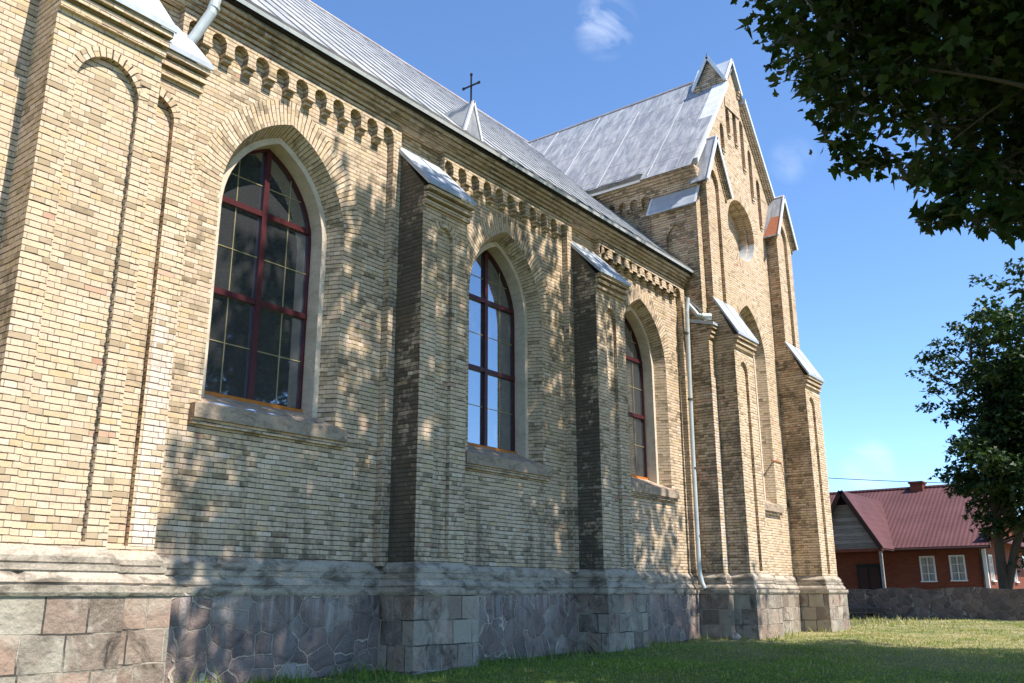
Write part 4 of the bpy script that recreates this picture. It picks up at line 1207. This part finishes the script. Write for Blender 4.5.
def bough_edge(px):                 # how low the boughs hang, seen from the lawn
    return float(np.interp(px, [705, 762, 790, 815, 835, 858, 880, 900, 920, 950, 985, 1040], [-60, -25, 30, 80, 118, 160, 130, 55, 165, 205, 212, 216]))
keep = []
for c in cl:
    q = in_view(c)
    keep.append(q is None or q[0] > 1060 or q[0] < 600 or q[1] < bough_edge(q[0]) - 4*(c[3] - 1))
cl = cl[np.array(keep)]
# four drooping boughs at the near side of the crown
def on_ray(px, py, dist):
    v = rr*((px-512)/FPX) + dd*((py-341.5)/FPX) + fw; v = v.normalized()*dist
    return (v.x, v.y - 10.0, v.z)
bough = []
for pts in (((808, 40), (822, 75), (838, 110), (850, 140), (858, 165)), ((880, 40), (872, 80), (884, 110)), ((915, 120), (926, 165), (938, 205), (948, 222)), ((975, 180), (992, 212), (1012, 222), (1034, 225))):
    for i, (px_, py_) in enumerate(pts):
        for _ in range(2):
            bough.append((*on_ray(px_ + random.uniform(-9, 9), py_ + random.uniform(-9, 9), 15.6 + random.uniform(-.5, .5)), .62 + .1*(i < 2)))
fill = []
while len(fill) < 55:
    px_, py_ = random.uniform(800, 1060), random.uniform(-60, 190)
    if py_ < bough_edge(px_) - 12: fill.append((*on_ray(px_, py_, random.uniform(15.2, 17.8)), random.uniform(.7, 1.1)))
cl = np.concatenate([cl, np.array(fill), np.array(bough)])
nb = len(bough); inner = cl[:-nb]
for c in inner[::20]:
    s0 = Vector((T1[0], T1[1] + .1, float(np.clip(c[2] - 2.2, 2.8, 12))))
    limb(tk, s0, c[:3], .085, .015, .08)
for c in cl[-nb::3]:                 # twigs from the next spray further in
    q = inner[np.argmin(np.linalg.norm(inner[:, :3] - (c[:3] + np.array([.8, -1.6, 1.2])), axis=1))]
    limb(tk, q[:3], c[:3], .022, .006, .06)
tk.build('trunk', maple, smooth=True)
P_, N_, S_ = foliage(cl, 52, .74, .215)
leaves('crown', P_, N_, S_, M['leaf'], maple, (T1[0], T1[1], g1 + EZ))

# second maple, by the stone wall
T2 = (40.6, -3.15)
g2 = float(gz(*T2))
maple2 = root('maple_tree', 'slender forked maple standing behind the stone wall in front of the house', 'tree', (T2[0], T2[1], g2), 'maples')
tk = MB()
tk.tube([(T2[0], T2[1], g2 - .2), (T2[0], T2[1], g2 + .5), (T2[0] + .02, T2[1], 1.2), (T2[0], T2[1] - .1, 4), (T2[0], T2[1] - .4, 8.5), (T2[0], T2[1] - .7, 11.5)], [.27, .22, .19, .16, .10, .03], M['bark'], 12)
tk.tube([(T2[0] + .05, T2[1] - .05, .0), (T2[0], T2[1] - .55, 1.6), (T2[0], T2[1] - 1.2, 3.2), (T2[0], T2[1] - 2.2, 7)], [.17, .16, .13, .04], M['bark'], 10)
cl = np.concatenate([ellipsoid_clumps((T2[0], -4.9, 7.4), (3.0, 2.8, 4.8), 470, 2.2, 5, .5), ellipsoid_clumps((T2[0] + .3, -4.95, 5.0), (3.2, 3.0, 3.1), 330, 2.4, 8, .4)])
for c in cl[::11]:
    limb(tk, (T2[0], T2[1], max(1.8, c[2] - 1.4)), c[:3], .05, .012, .08)
tk.build('trunk', maple2, smooth=True)
P_, N_, S_ = foliage(cl, 52, .60, .21)
leaves('crown', P_, N_, S_, M['leaf'], maple2, (T2[0], T2[1], g2 + EZ))

# ------------------------------------------------------------------ grass
def grass(n):
    u = RNG.uniform(0, 1, n)
    r = 6.5*(40/6.5)**u
    a = np.radians(RNG.uniform(18, 90, n))
    x = r*np.sin(a); y = -10 + r*np.cos(a)
    ok = (y < -.2) & (x < 37.6)
    for x0, x1, yf in ((4.62, 5.7, -.69), (9.88, 10.98, -.68), (15.08, 16.2, -.69), (3.69, 4.92, -1.1), (20.33, 20.72, -.72), (20.62, 21.78, -1.25), (25.52, 26.74, -1.25), (21.5, 25.7, -.45)):
        ok &= ~((x > x0 - .18) & (x < x1 + .18) & (y > yf - .18))
    ok |= (x > 27) & (x < 37.6) & (y < 8)
    dw = np.full(n, 9.0)
    for x0, x1, yf in ((3.69, 4.92, -1.1), (4.62, 5.7, -.69), (9.88, 10.98, -.68), (15.08, 16.2, -.69), (20.33, 20.72, -.72), (20.62, 21.78, -1.25), (25.52, 26.74, -1.25), (21.5, 25.7, -.45), (4, 20.6, 0.0)):
        dx = np.maximum(np.maximum(x0 - .18 - x, x - x1 - .18), 0); dy = np.maximum(yf - .18 - y, 0); dw = np.minimum(dw, np.hypot(dx, dy))
    ok &= RNG.uniform(0, 1, n) < np.clip((dw + .12*np.sin(x*4.3) + .06)/.32, .12, 1)
    x, y, r = x[ok], y[ok], r[ok]
    n = len(x); z = gz(x, y) + EZ - .01
    h = RNG.uniform(.016, .042, n)*(1 + .5*(np.sin(x*1.1)*np.sin(y*1.7) > .3)); w = .004 + .0007*r
    edge = (y > -1.0 - .9*((x > 20) & (x < 22)) - .9*(x > 25)) & (np.sin(x*5.1) + np.sin(x*13.7 + 1) > .5)
    h = np.where(edge & (RNG.uniform(0, 1, n) < .45), h*RNG.uniform(2, 5.5, n), h)
    near = (y > -.4) | ((np.abs(y + .9) < .12))
    h = np.where(RNG.uniform(0, 1, n) < .06, h*1.8, h)
    t = RNG.uniform(0, 2*PI, n); lx, ly = RNG.normal(0, .35, n)*h, RNG.normal(0, .35, n)*h
    V = np.stack([np.stack([x - np.cos(t)*w, y - np.sin(t)*w, z], -1), np.stack([x + np.cos(t)*w, y + np.sin(t)*w, z], -1), np.stack([x + lx, y + ly, z + h], -1)], 1).reshape(-1, 3)
    me = bpy.data.meshes.new('grass')
    me.vertices.add(3*n); me.vertices.foreach_set('co', V.astype(np.float32).ravel())
    me.loops.add(3*n); me.loops.foreach_set('vertex_index', np.arange(3*n, dtype=np.int32))
    me.polygons.add(n); me.polygons.foreach_set('loop_start', np.arange(0, 3*n, 3, dtype=np.int32)); me.polygons.foreach_set('loop_total', np.full(n, 3, np.int32))
    me.materials.append(M['grass']); me.update(calc_edges=True); me.validate()
    o = bpy.data.objects.new('grass', me); COL.objects.link(o)
    tag(o, 'short green and straw grass covering the churchyard lawn', 'grass', kind='stuff')
grass(320000)
# a pale loose stone at the foot of the corner buttress, and fallen leaves on the lawn
lm = MB(); rs = random.Random(5); n1, n2 = 7, 10
cx_, cy_ = 20.05, -1.02; cz_ = float(gz(cx_, cy_)) + .05
rows = []
for i in range(n1 + 1):
    th = PI*i/n1; rows.append([(cx_ + .12*math.sin(th)*math.cos(2*PI*j/n2)*rs.uniform(.85, 1.1), cy_ + .13*math.sin(th)*math.sin(2*PI*j/n2)*rs.uniform(.85, 1.1), cz_ + .10*math.cos(th)*rs.uniform(.9, 1.1)) for j in range(n2)])
for i in range(n1):
    for j in range(n2):
        k2 = (j + 1) % n2; lm.face([rows[i][j], rows[i+1][j], rows[i+1][k2], rows[i][k2]], M['pebble'])
tag(lm.build('loose_stone'), 'small pale loose stone lying in the grass by the corner buttress', 'stone')
